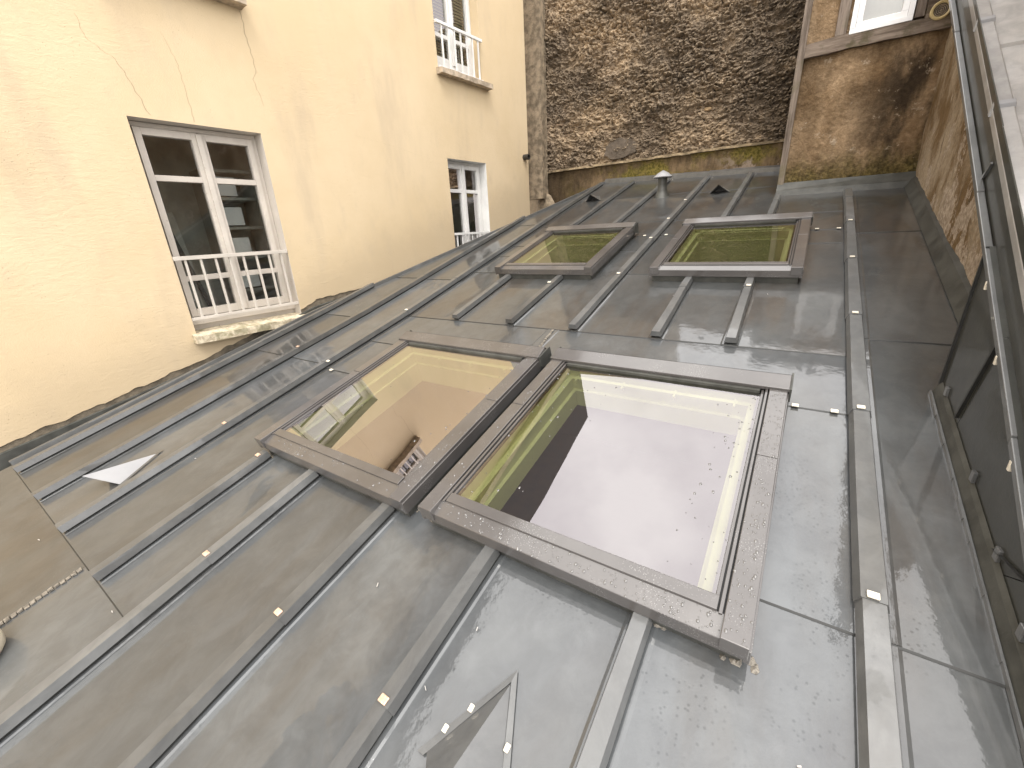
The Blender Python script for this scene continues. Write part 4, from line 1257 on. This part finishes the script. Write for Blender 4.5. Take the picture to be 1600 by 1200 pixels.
mb = MB(); mb.add([wp(a_ + .05, YT + .018, z0 + .05), wp(b_ - .05, YT + .018, z0 + .05), wp(b_ - .05, YT + .018, z1 - .05), wp(a_ + .05, YT + .018, z1 - .05)], [(0, 1, 2, 3)]); mb.build('curtain', M['room_dim'], w)
# round vent grille
mb = MB()
cv = lambda x, y, z: wp(.510 + x, YT - .012 - z, 1.186 + y)
lathe(mb, cv, [(.052, 0), (.052, .018), (.046, .024), (.036, .020), (.036, .006)], 28)
vg = mb.build('round_vent', M['yellow_ring'], th)
mb = MB(); lathe(mb, cv, [(.036, .008), (.001, .008)], 24); mb.build('vent_back', M['grille'], vg)
for r_ in (.030, .022, .014, .006):
    mb = MB(); lathe(mb, cv, [(r_, .008), (r_, .015), (r_ - .0028, .015), (r_ - .0028, .008)], 24); mb.build('vent_ring', M['concrete'], vg)

# ================================================================== ZINC SIDE ROOF on the right
sr = thing('zinc_side_roof', wp(.45, 1.8, -.6), 'steeper zinc roof with a dark cheek wall and pale rolled verge along the right', 'roof')
def za(y): return .264 + .655 * (y - 2.287)
def zb(y): return .174 + .668 * (y - 2.004)
XC, XK = .428, .442
YE = 1.742
# dark cheek wall in sheets, split along the seams
def roofz(y): return -1 + y * math.tan(S1)
def cheek(pts, x=XC):
    mb = MB()
    n = len(pts)
    mb.add([wp(x, y, z) for y, z in pts] + [wp(x + .02, y, z) for y, z in pts], [tuple(range(n)), tuple(range(2 * n - 1, n - 1, -1))] + [(i, (i + 1) % n, (i + 1) % n + n, i + n) for i in range(n)])
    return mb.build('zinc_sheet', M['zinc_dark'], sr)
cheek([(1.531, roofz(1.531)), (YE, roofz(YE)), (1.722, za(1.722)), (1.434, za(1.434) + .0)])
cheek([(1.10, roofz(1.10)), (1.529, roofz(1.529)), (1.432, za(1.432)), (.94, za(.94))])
cheek([(-.9, roofz(-.9)), (1.098, roofz(1.098)), (.938, za(.938)), (-.3, za(-.3))])
mb = MB()   # folded seams and end fold
for (ya, z0_), (yb_, z1_) in (((1.531, roofz(1.531) + .06), (1.433, za(1.433) - .01)), ((1.10, roofz(1.10) + .05), (.939, za(.939) - .01)), ((YE, roofz(YE) + .02), (1.722, za(1.722)))):
    mb.box8([wp(XC - .007, ya - .004, z0_), wp(XC, ya - .004, z0_), wp(XC, ya + .004, z0_), wp(XC - .007, ya + .004, z0_), wp(XC - .007, yb_ - .004, z1_), wp(XC, yb_ - .004, z1_), wp(XC, yb_ + .004, z1_), wp(XC - .007, yb_ + .004, z1_)])
mb.build('seam_fold', M['lip'], sr)
mb = MB()   # upstand folded on the roof at the foot of the cheek
mb.box8([rp(XC - .020, VB, .0), rp(XC - .002, VB, .0), rp(XC - .002, 1.80, .0), rp(XC - .020, 1.80, .0), rp(XC - .008, VB, .035), rp(XC - .001, VB, .045), rp(XC - .001, 1.80, .045), rp(XC - .008, 1.80, .035)])
mb.build('foot_upstand', M['flashing'], sr)
mb = MB(); n = 40
for k in range(n):
    va = VB + (1.80 - VB) * k / n; vb = VB + (1.80 - VB) * (k + 1) / n
    j = random.uniform(-.0015, .0015)
    mb.box8([rp(XC - .024 + j, va, .002), rp(XC - .018, va, .002), rp(XC - .018, vb, .002), rp(XC - .024 + j, vb, .002), rp(XC - .023 + j, va, .012), rp(XC - .018, va, .012), rp(XC - .018, vb, .012), rp(XC - .023 + j, vb, .012)])
mb.build('foot_bead', M['zinc_roll'], sr)
def slope_bar(name, x0, x1, zf, lo, hi, ya, yb_, mat, joints=(), bevel=.003):
    """a bar that follows the steep verge; lo/hi measured upright"""
    cuts = [ya] + list(joints) + [yb_]
    for i, (c0, c1) in enumerate(zip(cuts[:-1], cuts[1:])):
        mb = MB(); e_ = .002
        mb.box8([wp(x0, c0, zf(c0) + lo), wp(x1, c0, zf(c0) + lo), wp(x1, c1 - e_, zf(c1 - e_) + lo), wp(x0, c1 - e_, zf(c1 - e_) + lo),
                 wp(x0, c0, zf(c0) + hi), wp(x1, c0, zf(c0) + hi), wp(x1, c1 - e_, zf(c1 - e_) + hi - .003), wp(x0, c1 - e_, zf(c1 - e_) + hi - .003)])
        mb.build(name, mat, sr, bevel=bevel)
slope_bar('verge_coping', XC - .009, XC + .009, za, -.022, .0, -.5, 5.2, M['zinc_roll'], (1.2, 1.95, 3.0))
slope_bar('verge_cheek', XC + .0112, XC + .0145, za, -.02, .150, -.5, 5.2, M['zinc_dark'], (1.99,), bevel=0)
slope_bar('verge_roll', XK - .004, XK + .046, zb, -.012, .026, -.5, 5.2, M['zinc_light'], (1.2, 2.15, 2.72, 3.6), bevel=.006)
# roof sheets beyond the roll
for y0_, y1_ in ((-.8, 1.1), (1.1, 2.56), (2.56, 4.0), (4.0, 5.4)):
    mb = MB(); l_ = .006
    mb.box8([wp(XK + .044, y0_, zb(y0_) - .03), wp(2.6, y0_, zb(y0_) - .03), wp(2.6, y1_, zb(y1_) - .03), wp(XK + .044, y1_, zb(y1_) - .03),
             wp(XK + .044, y0_, zb(y0_) + l_), wp(2.6, y0_, zb(y0_) + l_), wp(2.6, y1_ + .01, zb(y1_)), wp(XK + .044, y1_ + .01, zb(y1_))])
    mb.build('zinc_sheet', M['zinc_pale'], sr)
mb = MB()
for x in (.95, 1.45, 1.95):
    mb.box8([wp(x - .02, -.8, zb(-.8)), wp(x + .02, -.8, zb(-.8)), wp(x + .02, 5.3, zb(5.3)), wp(x - .02, 5.3, zb(5.3)), wp(x - .014, -.8, zb(-.8) + .03), wp(x + .014, -.8, zb(-.8) + .03), wp(x + .014, 5.3, zb(5.3) + .03), wp(x - .014, 5.3, zb(5.3) + .03)])
    mb.build('batten_roll', M['zinc_pale'], sr); mb = MB()
mb = MB(); mb.box8([wp(XC + .02, -.8, -3), wp(2.6, -.8, -3), wp(2.6, 5.3, -3), wp(XS + .02, 5.3, -3), wp(XC + .02, -.8, zb(-.8) - .08), wp(2.6, -.8, zb(-.8) - .08), wp(2.6, 1.58, zb(1.58) - .08), wp(XC + .02, 1.58, zb(1.58) - .08)]); 
mb2 = MB(); mb2.box(wp, (XC + .021, -.8, -3), (2.6, 1.59, -1.2)); mb2.build('side_body', M['mortar'], sr)
mb = MB(); mb.box(wp, (1.0, 4.3, 1.3), (2.3, 4.9, 3.0)); mb.build('chimney_stack', M['mortar'], sr)
mb = MB(); mb.box(wp, (-.30, YT - .10, 1.832), (1.0, YT + .25, 1.87)); mb.build('eave_board', M['wood'], th)
# clips on the cheek and the verge
def sclip(x, y, z, sx=.006, sy=.012, sz=.02, mat='solder'):
    mb = MB(); mb.box(wp, (x - sx, y - sy, z - sz), (x + sx, y + sy, z + sz)); mb.build('clip', M[mat], sr, bevel=.002)
for y in (1.62, 1.40, 1.16): sclip(XC - .007, y, za(y) - .026, .003, .005, .011, 'clip')
for y in (2.15, 2.72): 
    mb = MB(); mb.box8([wp(XK - .009, y - .012, zb(y - .012) + .0), wp(XK + .050, y - .012, zb(y - .012)), wp(XK + .050, y + .004, zb(y + .004)), wp(XK - .009, y + .004, zb(y + .004)), wp(XK - .003, y - .012, zb(y - .012) + .034), wp(XK + .046, y - .012, zb(y - .012) + .034), wp(XK + .046, y + .004, zb(y + .004) + .036), wp(XK - .003, y + .004, zb(y + .004) + .036)])
    mb.build('roll_sleeve', M['hood_light'], sr, bevel=.002)
for y in (2.3, 2.55, 2.8, 3.05): sclip(XC - .009, y, za(y) - .014, .002, .004, .005)
mb = MB()
mb.box8([wp(XC + .004, 2.035, .050), wp(XC + .009, 2.035, .050), wp(XC + .009, 2.043, .056), wp(XC + .004, 2.043, .056), wp(XC + .004, 1.955, .115), wp(XC + .009, 1.955, .115), wp(XC + .009, 1.963, .121), wp(XC + .004, 1.963, .121)])
mb.build('strip_joint', M['zinc_roll'], sr)
for v in (1.72, 1.35, 1.12, .95): 
    p = rp(XC, v); y = p.y / H; sclip(XC - .003, y, (p.z - ZC) / H + .055, .004, .010, .014, 'zinc_roll')

# ================================================================== LOOSE FLECKS on the roof
mb = MB()
for _ in range(18):
    u, v = random.uniform(-2.2, .4), random.uniform(-.1, 3.4) if random.random() < .5 else random.uniform(.0, .75)
    if any(s_[0] - .05 < u < s_[1] + .05 and s_[2] - .05 < v < s_[3] + .05 for s_ in SKY.values()): continue
    l_, w_, t_ = random.uniform(.0015, .006), random.uniform(.0005, .0012), random.uniform(0, 3.14)
    q = [(u + math.cos(t_) * i * l_ - math.sin(t_) * j * w_, v + math.sin(t_) * i * l_ + math.cos(t_) * j * w_) for i, j in ((-1, -1), (1, -1), (1, 1), (-1, 1))]
    mb.box8([rp(x, y, .0045) for x, y in q] + [rp(x, y, .0062) for x, y in q])
o = mb.build('debris', M['fleck']); o['kind'] = 'stuff'; o['label'] = 'tiny pale flecks of debris scattered on the wet zinc'; o['category'] = 'debris'
